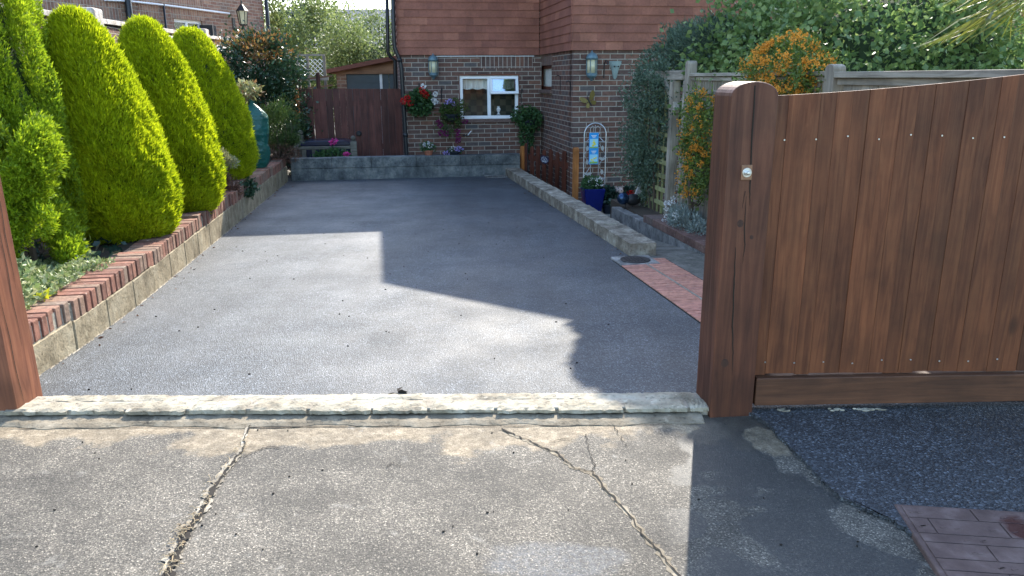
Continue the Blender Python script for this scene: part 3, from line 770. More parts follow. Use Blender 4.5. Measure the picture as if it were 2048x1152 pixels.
mb = MB().box((u1+.207, 3.4, -.1), (u1+.223, 5.83, .002)); vs = [(a, b, (c if c < 0 else 0)+drive_z(b)+.0085 if c > 0 else drive_z(b)-.05) for a, b, c in mb.v]; nm = MB(); nm.add(vs, mb.f)
o = nm.build('mortar_line', M_MORTAR, rot=AL); tag(o, kind='structure')
mc = pz(1268, 523, -.06)
mh = thing('manhole_cover', 'small grey inspection cover with round lid by the end of the kerb wall', 'manhole cover', W(mc[0]+.01, mc[1]+.0, drive_z(mc[1])), AL)
MB().box((-.165, -.15, -.03), (.165, .15, .016)).build('frame', M_GREYBLOCK, mh, bevel=.004)
mb = MB().lathe([(.122, .016), (.122, .022), (.115, .024), (.112, .0225), (.01, .0225)], 32)
for k in range(6): mb.box((-.08+.027*k, -.07, .0225), (-.07+.027*k, .07, .026))
mb.build('lid', M_IRON, mh)
# drain grating at the foot of the end wall
dq = pv(993, 354, 13.1)
dg = thing('drain_grating', 'black slotted drain grating at the far corner of the drive', 'drain', W(1.80, 13.08, drive_z(13.08)), AL)
MB().box((-.2, -.13, -.01), (.2, .13, .004)).build('channel', M_CRACK, dg)
mb = MB().box((-.2, -.13, .004), (.2, -.105, .016)).box((-.2, .105, .004), (.2, .13, .016))
for k in range(13): mb.box((-.2+k*.0325, -.105, .004), (-.19+k*.0325, .105, .0145))
mb.build('bars', M_GREYBLOCK, dg)

# access cover in the lower right corner
ac = thing('access_cover', 'maroon moulded access cover with brick pattern set in the fresh tarmac', 'access cover', (1.305, 2.338, -.014), R(-7.5))
MB().box((-.006, -1.0, -.02), (1.5, 0, .004)).build('plate', M_COVER, ac, bevel=.003)
mb = MB(); y = -.012; r = 0
hs = [.075, .09, .05, .085, .06, .09, .075, .09, .08]
for h in hs:
    x = .012+(-.16 if r % 2 else 0)
    while x < 1.45:
        l = random.choice([.26, .34, .22]); a = max(x, .012)
        if x+l-a > .03:
            mb.box((a, y-h+.004, .004), (x+l-.004, y, .0075))
            for q_ in range(3):
                xx = random.uniform(a+.01, x+l-.04); mb.box((xx, y-h*.6, .0075), (xx+.022, y-h*.6+.007, .0095), .4)
        x += l
    y -= h; r += 1
mb.build('raised_pattern', M_COVER, ac, bevel=.001)

# ================================================================== HOUSE
UWG, VWG, VMN, UML, UWR = 2.71, 11.4, 13.8, .27, 5.9
ZT = 1.775
hs_ = thing('brick_house', 'dark brick house with clay tile-hung upper storey and white kitchen window', 'house', **HOUSE)
def wall_rects(mb, fixed, a0, a1, z0, z1, holes, th_, axis='y', out=-1):
    """wall panel with openings; axis 'y': runs along u at v=fixed, 'x': runs along v at u=fixed"""
    A = sorted({a0, a1, *[h[0] for h in holes], *[h[1] for h in holes]}); Z = sorted({z0, z1, *[h[2] for h in holes], *[h[3] for h in holes]})
    for i in range(len(A)-1):
        for k in range(len(Z)-1):
            ca, cz = (A[i]+A[i+1])/2, (Z[k]+Z[k+1])/2
            if any(h[0] < ca < h[1] and h[2] < cz < h[3] for h in holes): continue
            if axis == 'y': mb.box((A[i], fixed, Z[k]), (A[i+1], fixed+th_, Z[k+1]))
            else: mb.box((fixed, A[i], Z[k]), (fixed+th_, A[i+1], Z[k+1]))
    return mb
win = (1.262, 2.303, .685, 1.445)      # main window opening
sw = (12.35, 13.0, 1.05, 1.52)         # little window in the return wall (v range)
q1, q2 = pu(1077, 132, UWG), pu(1103, 180, UWG)
sw = (min(q1[1], q2[1]), max(q1[1], q2[1]), q2[2], q1[2])
mb = MB()
wall_rects(mb, VMN, UML, UWG, -1.0, ZT+.1, [win], .22, 'y')
wall_rects(mb, UWG, VWG+.1, VMN, -1.0, ZT+.1, [sw], .22, 'x')
wall_rects(mb, VWG, UWG, UWR, -1.0, ZT+.1, [], .22, 'y')
mb.box((UML, VMN+.22, -1.0), (UML+.22, 20, ZT+.1)).box((UWR-.22, VWG+.22, -1), (UWR, 20, ZT+.1)).box((UML, 20, -1), (UWR, 20.2, ZT+.1)).box((UWG+.35, VWG+.3, -1), (UWG+.45, VMN+2, ZT)).box((UML+.3, VMN+1.1, -1), (UWG+.35, VMN+1.2, ZT))  # last two boxes: unseen screens added to block sun behind the windows
mb.build('brick_wall', M_HBRICK, hs_)
# soldier course over the window and a return strip
MB().box((1.62, VMN-.004, 1.553), (2.55, VMN, 1.768)).box((UWG-.004, sw[0]-.06, sw[3]), (UWG, sw[1]+.06, ZT)).build('soldier_course', M_SOLDIER, hs_)
# hung tiles
def tiles(mb, org, du, L, z0, z1, out, ph=0, lim=None):
    """courses of tiles; org point, du unit (u,v) direction, out outward (u,v)"""
    gz, tw = .122, .26; nrow = int((z1-z0)/gz)+1
    for r in range(nrow):
        z = z0+r*gz; x = -(tw/2 if r % 2 else 0)
        while x < L:
            a, b = max(0, x+.0008), min(L, x+tw-.0008); x += tw
            if b-a < .02: continue
            if lim and z > lim((a+b)/2): continue
            t0 = .042+random.uniform(-.0015, .0015); t1 = .026; zb = z+random.uniform(-.0012, .0012); zt = z+gz+.03
            P = lambda s_, o_, zz: (org[0]+du[0]*s_+out[0]*o_, org[1]+du[1]*s_+out[1]*o_, zz)
            mb.add([P(a, t0-.012, zb), P(b, t0-.012, zb), P(b, t0, zb), P(a, t0, zb), P(a, t1-.014, zt), P(b, t1-.014, zt), P(b, t1, zt), P(a, t1, zt)],
                   [(0, 1, 2, 3), (7, 6, 5, 4), (3, 2, 6, 7), (0, 4, 5, 1), (1, 5, 6, 2), (0, 3, 7, 4)])
EAV = 4.5; PIT = math.tan(R(32.9))
mb = MB()
tiles(mb, (UML-.05, VMN), (1, 0), UWG-UML+.0, ZT, EAV-.1, (0, -1))
tiles(mb, (UWG, VMN), (0, -1), VMN-VWG+.05, ZT, EAV-.1, (-1, 0))
apx = (UWG+UWR)/2
tiles(mb, (UWG-.05, VWG), (1, 0), UWR+.05-UWG, ZT, EAV+1.5, (0, -1), lim=lambda x: EAV-.15+PIT*min(x, UWR+.05-UWG-x))
tiles(mb, (UML, VMN+3), (0, -1), 3.05, ZT, EAV-.1, (-1, 0))
mb.build('hung_tiles', M_TILE, hs_)
mb = MB()      # backing of the upper storey
mb.box((UML+.0, VMN+.002, ZT+.1), (UWG+.3, 20, EAV)).box((UWG+.002, VWG+.002, ZT+.1), (UWR, 20, EAV))
mb.prism([(UWG, EAV), (UWR, EAV), (apx, EAV+PIT*(UWR-apx))], VWG+.002, 18, 'y')
mb.build('upper_wall', M_HBRICK, hs_)
mb = MB()      # roofs: main slope with eaves, gabled wing
ov = .36
mb.add([(UML-.35, VMN-ov, EAV), (apx, VMN-ov, EAV), (apx, 17.6, EAV+2.62), (UML-.35, 17.6, EAV+2.62), (UML-.35, VMN-ov, EAV+.1), (apx, VMN-ov, EAV+.1), (apx, 17.6, EAV+2.74), (UML-.35, 17.6, EAV+2.74)],
       [(0, 3, 2, 1), (4, 5, 6, 7), (0, 1, 5, 4), (1, 2, 6, 5), (2, 3, 7, 6), (3, 0, 4, 7)])
zr = EAV+PIT*(apx-(UWG-.45))
for e, s_ in ((UWG-.45, 1), (UWR+.45, -1)):
    vs = []
    for vv in (VWG-.35, 18):
        vs += [(e, vv, EAV), (apx, vv, zr), (apx, vv, zr+.12), (e, vv, EAV+.12)]
    mb.add(vs, [(0, 1, 2, 3), (7, 6, 5, 4), (0, 4, 5, 1), (1, 5, 6, 2), (2, 6, 7, 3), (3, 7, 4, 0)])
mb.box((UML-.35, VMN-ov-.08, EAV-.06), (UWG-.45, VMN-ov-.002, EAV+.08))
mb.build('roof', M_ROOF, hs_)
MB().box((UWG-.45, VWG-.33, EAV-.1), (UWG-.05, VWG-.05, EAV+.0)).build('soffit', M_WHITE, hs_); MB().box((UML-.35, VMN-ov+.01, EAV-.12), (UWG-.46, VMN-.06, EAV-.01)).build('soffit', M_WHITE, hs_)
# white cable under the tiles
c0, c1 = pv(866, 111, 13.79), pv(1068, 108, 13.79)
MB().tube([(c0[0], 13.785, ZT-.022), (1.7, 13.785, ZT-.019), (c1[0], 13.785, ZT-.02)], .008, 5).build('cable', M_UPVC, hs_)
# downpipes
mb = MB(); a = pv(787, -40, 13.7); 
def ppt(x, y, v): q = pv(x, y, v); return (q[0], q[1], q[2])
mb.tube([ppt(783, -120, 13.68), ppt(787, 60, 13.68), ppt(789, 95, 13.68), ppt(800, 122, 13.68), ppt(803, 140, 13.68), ppt(813, 308, 13.68), ppt(816, 345, 13.68)], .036, 10)
for y in (120, 205, 270): 
    q = ppt(799 if y < 130 else 800+(y-140)*.06+3, y, 13.68); mb.lathe([(.043, -.03), (.043, .03)], 10, q)
mb.build('downpipe', M_BLACKP, hs_, smooth=True)
mb = MB().tube([ppt(772, -120, 15.4), ppt(776, 105, 15.4), ppt(781, 114, 15.4), ppt(790, 121, 15.4), ppt(791, 176, 15.4), ppt(793, 230, 15.4)], .035, 10)
mb.build('downpipe', M_BLACKP, hs_, smooth=True)
# main window
def frame_rect(mb, a0, a1, z0, z1, y0, y1, w_):
    mb.box((a0, y0, z0), (a1, y1, z0+w_)).box((a0, y0, z1-w_), (a1, y1, z1)).box((a0, y0, z0+w_), (a0+w_, y1, z1-w_)).box((a1-w_, y0, z0+w_), (a1, y1, z1-w_))
a0, a1, z0, z1 = win; am = a0+(a1-a0)*.50
mb = MB(); frame_rect(mb, a0+.004, a1-.004, z0+.01, z1-.012, VMN+.03, VMN+.09, .055)
mb.box((am-.03, VMN+.032, z0+.065), (am+.03, VMN+.088, z1-.067)).box((am+.03, VMN+.032, z1-.33), (a1-.059, VMN+.088, z1-.285))
wn = mb.build('window', M_UPVC, hs_, bevel=.004)
MB().box((a0+.059, VMN+.06, z0+.065), (am-.03, VMN+.064, z1-.067)).box((am+.03, VMN+.06, z0+.065), (a1-.059, VMN+.064, z1-.33)).build('pane', M_GLASS, wn)
mb = MB(); cz0, cz1 = z1-.325, z1-.02
frame_rect(mb, 0, a1-am-.02, 0, cz1-cz0, 0, .045, .045)
cs = mb.build('casement', M_UPVC, wn, bevel=.004); cs.location = (am+.012, VMN-.015-.075, cz0); 
cs.rotation_euler = (R(-14), 0, 0); cs.location = (am+.012, VMN-.068, cz0+.004)
o = MB().box((.045, .02, .045), (a1-am-.065, .024, cz1-cz0-.045)).build('casement_glass', M_GLASS2, wn); o.location = cs.location; o.rotation_euler = cs.rotation_euler
MB().box((a0-.02, VMN-.035, z0-.05), (a1+.02, VMN+.05, z0+.008)).build('sill', M_DCOPE, wn, bevel=.004)
MB().box((a0-.012, VMN-.003, z0), (a0+.003, VMN+.03, z1+.012)).box((a1-.003, VMN-.003, z0), (a1+.012, VMN+.03, z1+.012)).box((a0+.003, VMN-.003, z1-.012), (a1-.003, VMN+.03, z1+.012)).build('reveal', M_PICKET, wn)
mb = MB()
mb.grid(lambda x, y: (a0+.06+(a1-a0-.12)*x, VMN+.14+.012*math.sin(x*60), z1-.06-(.17+.02*abs(math.sin(x*16)))*y), 60, 4)
mb.build('lace_valance', M_LACE, wn)
mb = MB().box((a0-.3, VMN+1.0, z0-.4), (a1+.4, VMN+1.02, z1+.4)); mb.build('tiled_backsplash', M_CHECK, wn)
mb = MB().box((a0-.3, VMN+.24, z1+.3), (a1+.4, VMN+1.0, z1+.32)).box((a0-.32, VMN+.24, z0-.4), (a0-.3, VMN+1, z1+.3)).box((a1+.4, VMN+.24, z0-.4), (a1+.42, VMN+1, z1+.3)).box((a0-.3, VMN+.24, z0-.05), (a1+.4, VMN+1, z0-.03)); mb.build('kitchen_room', M_DARKROOM, wn)
va = pv(997, 225, VMN+.18); MB().lathe([(.03, 0), (.035, .01), (.012, .03), (.03, .07), (.04, .1), (.02, .13), (.028, .15)], 12, (va[0], VMN+.18, z0+.07)).build('vase', M_UPVC, wn)
# return-wall window
mb = MB(); vm0, vm1, zz0, zz1 = sw
mb.box((UWG+.05, vm0, zz0), (UWG+.1, vm1, zz0+.05)).box((UWG+.05, vm0, zz1-.05), (UWG+.1, vm1, zz1)).box((UWG+.05, vm0, zz0+.05), (UWG+.1, vm0+.05, zz1-.05)).box((UWG+.05, vm1-.05, zz0+.05), (UWG+.1, vm1, zz1-.05))
w2 = mb.build('window', M_PICKET, hs_); MB().box((UWG+.07, vm0+.05, zz0+.05), (UWG+.075, vm1-.05, zz1-.05)).build('pane', M_GLASS, w2)
MB().box((UWG-.05, vm0-.08, zz0-.06), (UWG+.05, vm1+.08, zz0)).build('sill', M_DCOPE, w2, bevel=.004)
MB().box((UWG+.085, vm0+.052, zz0+.052), (UWG+.098, vm1-.052, zz1-.052)).build('blind', M_LACE, w2)

# lanterns on the wall
def lantern(loc, rot, label):
    t_ = thing('wall_lantern', label, 'wall lantern', loc, rot, 'verdigris lanterns on the house wall')
    MB().box((-.05, -.012, -.12), (.05, 0, .10)).box((-.018, -.07, .12), (.018, 0, .145)).build('back_plate', M_VERDI, t_, bevel=.004)
    MB().lathe([(.09, .105), (.088, .13), (.07, .17), (.035, .195), (.012, .205), (.014, .222), (.002, .23)], 16, (0, -.1, 0)).build('cap', M_VERDI, t_, smooth=True)
    mb = MB()
    for k in range(6):
        a = R(60*k); mb.tube([(.078*math.cos(a), -.1+.078*math.sin(a), -.09), (.078*math.cos(a), -.1+.078*math.sin(a), .105)], .006, 5)
    mb.lathe([(.082, -.1), (.082, -.085)], 16, (0, -.1, 0)); mb.lathe([(.082, .098), (.082, .108)], 16, (0, -.1, 0))
    mb.build('cage', M_VERDI, t_)
    MB().lathe([(.068, -.085), (.068, .098)], 16, (0, -.1, 0)).build('glass', M_LGLASS, t_, smooth=True)
    MB().lathe([(.08, -.1), (.07, -.135), (.035, -.16), (.02, -.175), (.02, -.19), (.003, -.2)], 16, (0, -.1, 0)).build('base_bowl', M_VERDI, t_, smooth=True)
    return t_
q = pv(866, 135, VMN); l1 = lantern(W(q[0], VMN, q[2]), AL, 'blue-green lantern on the brick wall left of the kitchen window')
q = pv(1180, 134, VWG); copy_thing(l1, W(q[0], VWG, q[2]), AL, 'blue-green lantern on the projecting wall above the metal butterfly')

# ---- hanging baskets
def hook(mb, x, z, l=.2, s_=1):
    mb.tube([(x, 0, z), (x, 0, z-.22)], .009, 5); mb.tube([(x, 0, z-.02), (x, -.08*s_, z+.03*s_), (x, -.16*s_, z+.015*s_), (x, -.2*s_, z-.03*s_)], .007, 5)
q = pv(840, 205, VMN-.18)
hb = thing('hanging_basket', 'hanging basket of red and white geraniums on the house wall by the downpipe', 'hanging basket', W(q[0], VMN, q[2]), AL, 'hanging baskets on the house')
mb = MB(); hook(mb, 0, .30); mb.build('bracket', M_IRON, hb)
MB().lathe([(.02, -.16), (.11, -.11), (.15, -.02), (.155, 0)], 14, (0, -.2, 0)).build('basket', M_DARKPOT, hb)
MB().leaves(blob_leaves((0, -.2, .0), (.23, .19, .21), 1500, .055, .055, 3, .15)).build('foliage', L_GERAN, hb)
def off(px, py, base, v): a = pv(px, py, v); return (a[0]-base[0], a[1]-VMN, a[2]-base[2])
fl = [off(x, y, q, VMN-.34) for x, y in ((806, 203), (815, 196), (822, 206), (844, 180), (852, 190), (847, 186))]
MB().leaves(flower_heads(fl, 60, .045, .03)).build('blossoms', P_RED, hb)
fl = [off(x, y, q, VMN-.34) for x, y in ((847, 173), (871, 188), (867, 200), (871, 204))]
MB().leaves(flower_heads(fl, 50, .035, .028)).build('blossoms', P_WHITE, hb)
q = pv(903, 228, VMN-.18)
hb = thing('hanging_basket', 'straggly hanging basket with trailing magenta petunias left of the window', 'hanging basket', W(q[0], VMN, q[2]), AL, 'hanging baskets on the house')
mb = MB(); hook(mb, -.15, .42); mb.build('bracket', M_IRON, hb)
MB().lathe([(.02, -.14), (.10, -.1), (.14, -.02), (.145, 0)], 14, (0, -.2, 0)).build('basket', M_DARKPOT, hb)
MB().leaves(blob_leaves((.02, -.2, .06), (.22, .16, .2), 700, .05, .03, 4, .4)).leaves(blob_leaves((-.05, -.2, -.12), (.2, .14, .22), 420, .06, .02, 5, .4, droop=.7)).build('foliage', L_ROSE, hb)
fl = [off(x, y, q, VMN-.36) for x, y in ((876, 245), (880, 250), (882, 266), (892, 267), (915, 262), (917, 274), (916, 281), (930, 243))]
MB().leaves(flower_heads(fl, 28, .035, .035)).build('blossoms', P_PURP, hb)
fl = [off(x, y, q, VMN-.3) for x, y in ((892, 205), (900, 202), (906, 208))]
MB().leaves(flower_heads(fl, 22, .03, .03)).build('blossoms', P_LILAC, hb)
q = pv(1057, 240, VMN-.18)
hb = thing('hanging_basket', 'green trailing foliage basket in the inner corner right of the window', 'hanging basket', W(q[0], VMN, q[2]), AL, 'hanging baskets on the house')
mb = MB(); hook(mb, -.1, .5); mb.build('bracket', M_IRON, hb)
MB().lathe([(.02, -.14), (.10, -.1), (.14, -.02), (.145, 0)], 14, (0, -.2, 0)).build('basket', M_DARKPOT, hb)
MB().leaves(blob_leaves((0, -.2, .03), (.27, .19, .18), 1100, .05, .04, 6, .2)).leaves(blob_leaves((-.05, -.22, -.28), (.15, .1, .28), 500, .05, .04, 7, .3, droop=.9)).build('foliage', L_GERAN, hb)

# pots on the low end wall
q = pv(857, 306, 13.40)
fp = thing('flower_pot', 'terracotta pot of small white flowers on the end wall', 'flower pot', W(q[0], 13.40, .122), AL, 'pots on the end wall')
MB().lathe([(.06, 0), (.075, .06), (.085, .062), (.085, .08), (.07, .08)], 14).build('pot', M_TERRA, fp)
MB().leaves(blob_leaves((0, 0, .13), (.12, .06, .09), 350, .04, .025, 8)).build('foliage', L_GERAN, fp)
MB().leaves(flower_heads([(random.uniform(-.12, .12), -.05, random.uniform(.14, .23)) for _ in range(9)], 14, .02, .02)).build('blossoms', P_WHITE, fp)
q = pv(910, 308, 13.40)
fp = thing('flower_pot', 'shallow pot of lilac and white pansies on the end wall', 'flower pot', W(q[0], 13.40, .122), AL, 'pots on the end wall')
MB().lathe([(.07, 0), (.10, .045), (.10, .05)], 14).build('pot', M_DARKPOT, fp)
MB().leaves(blob_leaves((0, 0, .06), (.15, .06, .05), 300, .035, .025, 9)).build('foliage', L_GERAN, fp)
MB().leaves(flower_heads([(-.17, -.05, .04), (-.13, -.05, .03), (.02, -.06, .10), (.06, -.05, .11), (.1, -.05, .09), (.04, -.06, .08)], 18, .03, .028)).build('blossoms', P_LILAC, fp)
MB().leaves(flower_heads([(-.06, -.06, .10), (-.03, -.05, .12)], 16, .025, .025)).build('blossoms', P_WHITE, fp)
# little bird-shaped tap hook on wall
q = pv(935, 270, VMN)
tp = thing('wall_hook', 'small dark hook with a white tip on the wall under the window', 'wall hook', W(q[0], VMN, q[2]), AL)
MB().tube([(-.09, -.03, 0), (-.03, -.05, -.012), (0, -.05, 0)], .01, 6).build('arm', M_IRON, tp); MB().tube([(0, -.05, 0), (.05, -.06, .06), (.06, -.06, .075)], .008, 6).build('tip', M_UPVC, tp)
# empty basket brackets on the walls
mb = MB(); q = pv(1208, 145, VWG)
br = thing('basket_bracket', 'empty dark iron basket bracket beside the lantern on the projecting wall', 'bracket', W(q[0], VWG, q[2]), AL)
hook(mb, 0, .14); mb.build('iron', M_IRON, br)
for (x, y), lb in (((1121, 168), 'dark iron hook on the return wall nearest the small window'), ((1141, 180), 'dark iron hook on the return wall nearest the brick corner')):
    q = pu(x, y, UWG); br = thing('wall_hook', lb, 'wall hook', W(UWG, q[1], q[2]), AL+R(-90)); mb = MB(); hook(mb, 0, .12, s_=.35); mb.build('iron', M_IRON, br)

# wall planter mask and butterfly
q = pv(1230, 136, VWG)
wp = thing('wall_planter', 'pale verdigris half-cone wall planter on the projecting wall', 'wall planter', W(q[0], VWG, q[2]), AL)
mb = MB(); prof = [(.012, -.16), (.03, -.13), (.05, -.04), (.075, .03), (.095, .06), (.09, .085), (.1, .1)]
vs = []; n = 10
for r, z in prof: vs += [(r*math.cos(math.pi*k/n), -.8*r*math.sin(math.pi*k/n)-.002, z) for k in range(n+1)]
mb.add(vs, [(i*(n+1)+k, (i+1)*(n+1)+k, (i+1)*(n+1)+k+1, i*(n+1)+k+1) for i in range(len(prof)-1) for k in range(n)])
mb.build('shell', plain('aged_lead', (.26, .33, .32), .7, var=.25), wp, smooth=True)
for xa in (-.03, .03): MB().blob((xa, -.075, .02), .012).build('stud', M_IRON, wp)
q = pv(1178, 203, VWG)
bf = thing('metal_butterfly', 'bronze yellow metal butterfly fixed to the projecting wall', 'ornament', W(q[0], VWG, q[2]), AL)
M_BRONZE = plain('bronze_yellow', (.16, .12, .03), .5, .3, var=.4, sc=30)
def wing(pts, fn):
    mb = MB(); N = len(pts); mb.add([fn(x, z, 0) for x, z in pts]+[fn(x, z, .006) for x, z in pts], [tuple(range(N)), tuple(range(N, 2*N))[::-1]]+[(i, (i+1) % N, N+(i+1) % N, N+i) for i in range(N)]); return mb
up_ = [(0, .01), (.05, .09), (.10, .13), (.125, .11), (.11, .05), (.06, .005)]; lo_ = [(0, 0), (.06, -.01), (.09, -.045), (.06, -.08), (.03, -.07)]
ct, st_ = math.cos(R(28)), math.sin(R(28))
for s_ in (1, -1):
    for sh in (up_, lo_): wing(sh, lambda x, z, t_: (s_*x*ct-z*st_, -.012-abs(x)*.35-t_, s_*x*st_+z*ct)).build('wing', M_BRONZE, bf)
MB().tube([(.035, -.015, -.06), (0, -.02, 0), (-.03, -.02, .055)], [.006, .012, .007], 7).tube([(-.03, -.02, .055), (-.045, -.04, .10)], .002, 4).tube([(-.03, -.02, .055), (-.02, -.04, .105)], .002, 4).build('body', M_IRON, bf)

# ================================================================== PICKET GATE
pg0 = pv(1035, 340, 12.9)
A = np.array([2.30, 13.30]); B = np.array(pv(1153, 330, 11.36)[:2])
Lg = float(np.hypot(*(B-A))); rg = math.atan2(B[1]-A[1], B[0]-A[0])
gbase = -.78
pgt = thing('picket_gate', 'dark brown picket gate with arched blue sign between end wall and house corner', 'gate', W(A[0], A[1], gbase), AL+rg)
ztop = lambda x: pv(1150, 300, 11.4)[2]-gbase-.02
zt0 = ztop(0)
mb = MB(); x = .09; k = 0
while x < Lg-.12:
    h = zt0-.03*math.sin(math.pi*(x/Lg))-.03*(k % 2)
    n = 6; prof = [(x, .05), (x+.115, .05)]+[(x+.0575+.0575*math.cos(math.pi*j/n), h-.05+.05*math.sin(math.pi*j/n)) for j in range(n+1)]
    mb.prism(prof, -.02, 0, 'y'); x += (Lg-.2)/7.4; k += 1
mb.build('pickets', M_PICKET, pgt)
for za in (zt0*.32, zt0*.74): MB().box((.06, .0, za), (Lg-.08, .035, za+.09)).build('rail', M_PICKET, pgt)
def rpost(x, h): 
    mb = MB(); n = 8; w_ = .075
    mb.prism([(x-w_/2, 0), (x+w_/2, 0)]+[(x+w_/2*math.cos(math.pi*j/n), h-.04+.04*math.sin(math.pi*j/n)) for j in range(n+1)], -.04, .035, 'y'); return mb
zo = pv(1033, 292, 13.3)[2]-gbase
rpost(-.02, zo).build('post', M_ORANGE, pgt); rpost(Lg-.03, zt0+.06).build('post', M_ORANGE, pgt)
MB().tube([(.25, -.03, zt0+.06), (.25, -.03, .2)], .009, 6).build('drop_bolt', M_IRON, pgt)
# sign
sq = hit(1086, 317, -(UX*math.sin(rg)*-1+VX*-math.cos(rg))*1.0, 0) if False else None
sx = Lg*.46; sz = pv(1086, 318, 12.5)[2]-gbase
sg = MB(); n = 20
sg.prism([(sx+.165*math.cos(2*math.pi*k/n), sz+.066*math.sin(2*math.pi*k/n)) for k in range(n)], -.03, -.022, 'y')
sgo = sg.build('sign', M_SIGNB, pgt)
def text_mesh(txt, size, place, mb, depth=.0015):
    cu = bpy.data.curves.new('lettering', 'FONT'); cu.body = txt; cu.size = size; cu.extrude = depth/2; cu.align_x = 'CENTER'; cu.align_y = 'CENTER'; cu.resolution_u = 3
    ob = bpy.data.objects.new('lettering', cu); COL.objects.link(ob)
    me = ob.to_mesh(); mb.add([place(v.co.x, v.co.y, v.co.z) for v in me.vertices], [tuple(p.vertices) for p in me.polygons])
    ob.to_mesh_clear(); bpy.data.objects.remove(ob); bpy.data.curves.remove(cu)
tm = MB()
word = 'PLEASE CLOSE'
for i, ch in enumerate(word):
    if ch == ' ': continue
    a = R(90+(5.5-i)*10.5); cx, cz = sx+.138*math.cos(a), sz-.075+.115*math.sin(a); ra = a-R(90)
    text_mesh(ch, .03, lambda x, y, z, cx=cx, cz=cz, ra=ra: (cx+1.25*(x*math.cos(ra)-y*math.sin(ra)), -.0312-z, cz+x*math.sin(ra)+y*math.cos(ra)), tm)
text_mesh('THE', .026, lambda x, y, z: (sx+1.5*x, -.0312-z, sz+.006+y), tm); text_mesh('GATE', .046, lambda x, y, z: (sx+1.6*x, -.0312-z, sz-.03+y), tm)
tm.build('lettering', M_UPVC, sgo)

# ================================================================== METAL TRELLIS, BLUE PLANTER, ORNAMENTS
tb = pv(1196, 410, 11.2); tt_ = pv(1188, 246, 11.25)
ta = thing('metal_trellis', 'tall arched pale metal trellis with leaves and birds behind the blue planter', 'trellis', W(pv(1189, 330, 11.25)[0], 11.25, -.62), AL)
hT = tt_[2]+.62; wT = pv(1211, 330, 11.25)[0]-pv(1168, 330, 11.25)[0]; hw = wT/2
mb = MB()
arc = [(-hw, 0, .05), (-hw, 0, hT-hw)]+[(-hw*math.cos(math.pi*k/12), 0, hT-hw+hw*math.sin(math.pi*k/12)) for k in range(1, 12)]+[(hw, 0, hT-hw), (hw, 0, .05)]
mb.tube(arc, .0075, 6)
for x in (-.06, .06): mb.tube([(x, 0, .1), (x, 0, hT-.35)], .005, 5)
for z in (hT-.27, .45): mb.tube([(-hw, 0, z), (hw, 0, z)], .005, 5)
mb.tube([(0, 0, hT-.33), (0, 0, hT-.03)], .004, 5)
for s_ in (1, -1):
    mb.tube([(s_*.012, 0, hT-.26), (s_*.07, 0, hT-.14), (s_*.075, 0, hT-.08), (s_*.045, 0, hT-.045), (s_*.015, 0, hT-.055), (s_*.02, 0, hT-.075)], .004, 5)
    mb.tube([(s_*hw*.85, 0, hT-.28), (s_*.06, 0, hT-.2)], .004, 5)
    zz = hT-.3
    for k in range(5): mb.tube([(s_*.06, 0, zz-.0), (s_*hw, 0, zz-.16)] if k % 2 == 0 else [(s_*hw, 0, zz-.0), (s_*.06, 0, zz-.16)], .0035, 5); zz -= .165
mb.build('frame', M_SILVER, ta)
mb = MB()
for s_ in (1, -1):
    for k, z in enumerate((hT-.37, hT-.57, hT-.72, hT-.87, hT-1.02)):
        if (s_ == 1 and k in (1, 4)) or (s_ == -1 and k == 2): continue
        x = s_*.115; MB().prism([(x, z-.04), (x+.025, z-.01), (x+.022, z+.015), (x, z+.042), (x-.022, z+.015), (x-.025, z-.01)], -.006, 0, 'y').build('metal_leaf', M_SILVER, ta)
for (x, z, s_) in ((.12, hT-.53, 1), (-.1, hT-.75, -1), (.12, hT-1.05, 1)):
    pts = [(-.06, .012), (-.045, .03), (-.02, .028), (.01, .01), (.065, .03), (.05, .005), (.0, -.022), (-.035, -.01)]
    MB().prism([(x+s_*a, z+b) for a, b in pts][::s_], -.008, -.002, 'y').build('metal_bird', M_SILVER, ta)
def plaque(px, py, label, lower):
    q = pv(px, py, 11.22); th_ = thing('garden_plaque', label, 'plaque', W(q[0], 11.235, q[2]), AL, 'blue plaques on the metal trellis')
    MB().box((-.072, -.008, -.118), (.072, 0, .118)).build('board', M_SKYB, th_, bevel=.004)
    MB().box((-.062, -.0105, -.105), (.062, -.0081, .03)).build('picture', M_LSKY, th_)
    mb = MB()
    if not lower:
        for (x, z, r) in ((0, -.02, .022), (.012, -.045, .02), (-.012, -.065, .02), (.0, .012, .012)): mb.prism([(x+r*math.cos(k), z+r*.8*math.sin(k)) for k in np.linspace(0, 6.28, 9)[:-1]], -.013, -.0106, 'y')
    else:
        for (x, z, r) in ((-.03, -.05, .02), (.01, -.03, .018), (.035, -.02, .015), (-.005, -.07, .016)): mb.prism([(x+r*math.cos(k), z+r*.6*math.sin(k)) for k in np.linspace(0, 6.28, 9)[:-1]], -.013, -.0106, 'y')
    mb.build('flower_print', M_YELLOW, th_)
    MB().box((-.06, -.0122, -.103), (.06, -.0107, -.075 if lower else -.085)).build('grass_print', M_GREENP, th_)
    mb = MB().box((-.04, -.0095, .075), (.04, -.0081, .083)).box((-.03, -.0095, .06), (.03, -.0081, .067)).box((-.02, -.0095, .045), (.022, -.0081, .051)); mb.build('printed_lines', M_WHITE, th_)
plaque(1188, 282, 'blue plaque with yellow flower, the upper of two on the metal trellis', False)
plaque(1187.5, 313, 'blue plaque with low green meadow, the lower of two on the metal trellis', True)
q = pv(1185, 421, 11.0)
bp = thing('planter', 'tall tapered cobalt blue planter with white flowers', 'planter', W(q[0], 11.02, -.58), AL)
hp = pv(1185, 376, 11.0)[2]+.58
mb = MB(); a, b = .155, .105
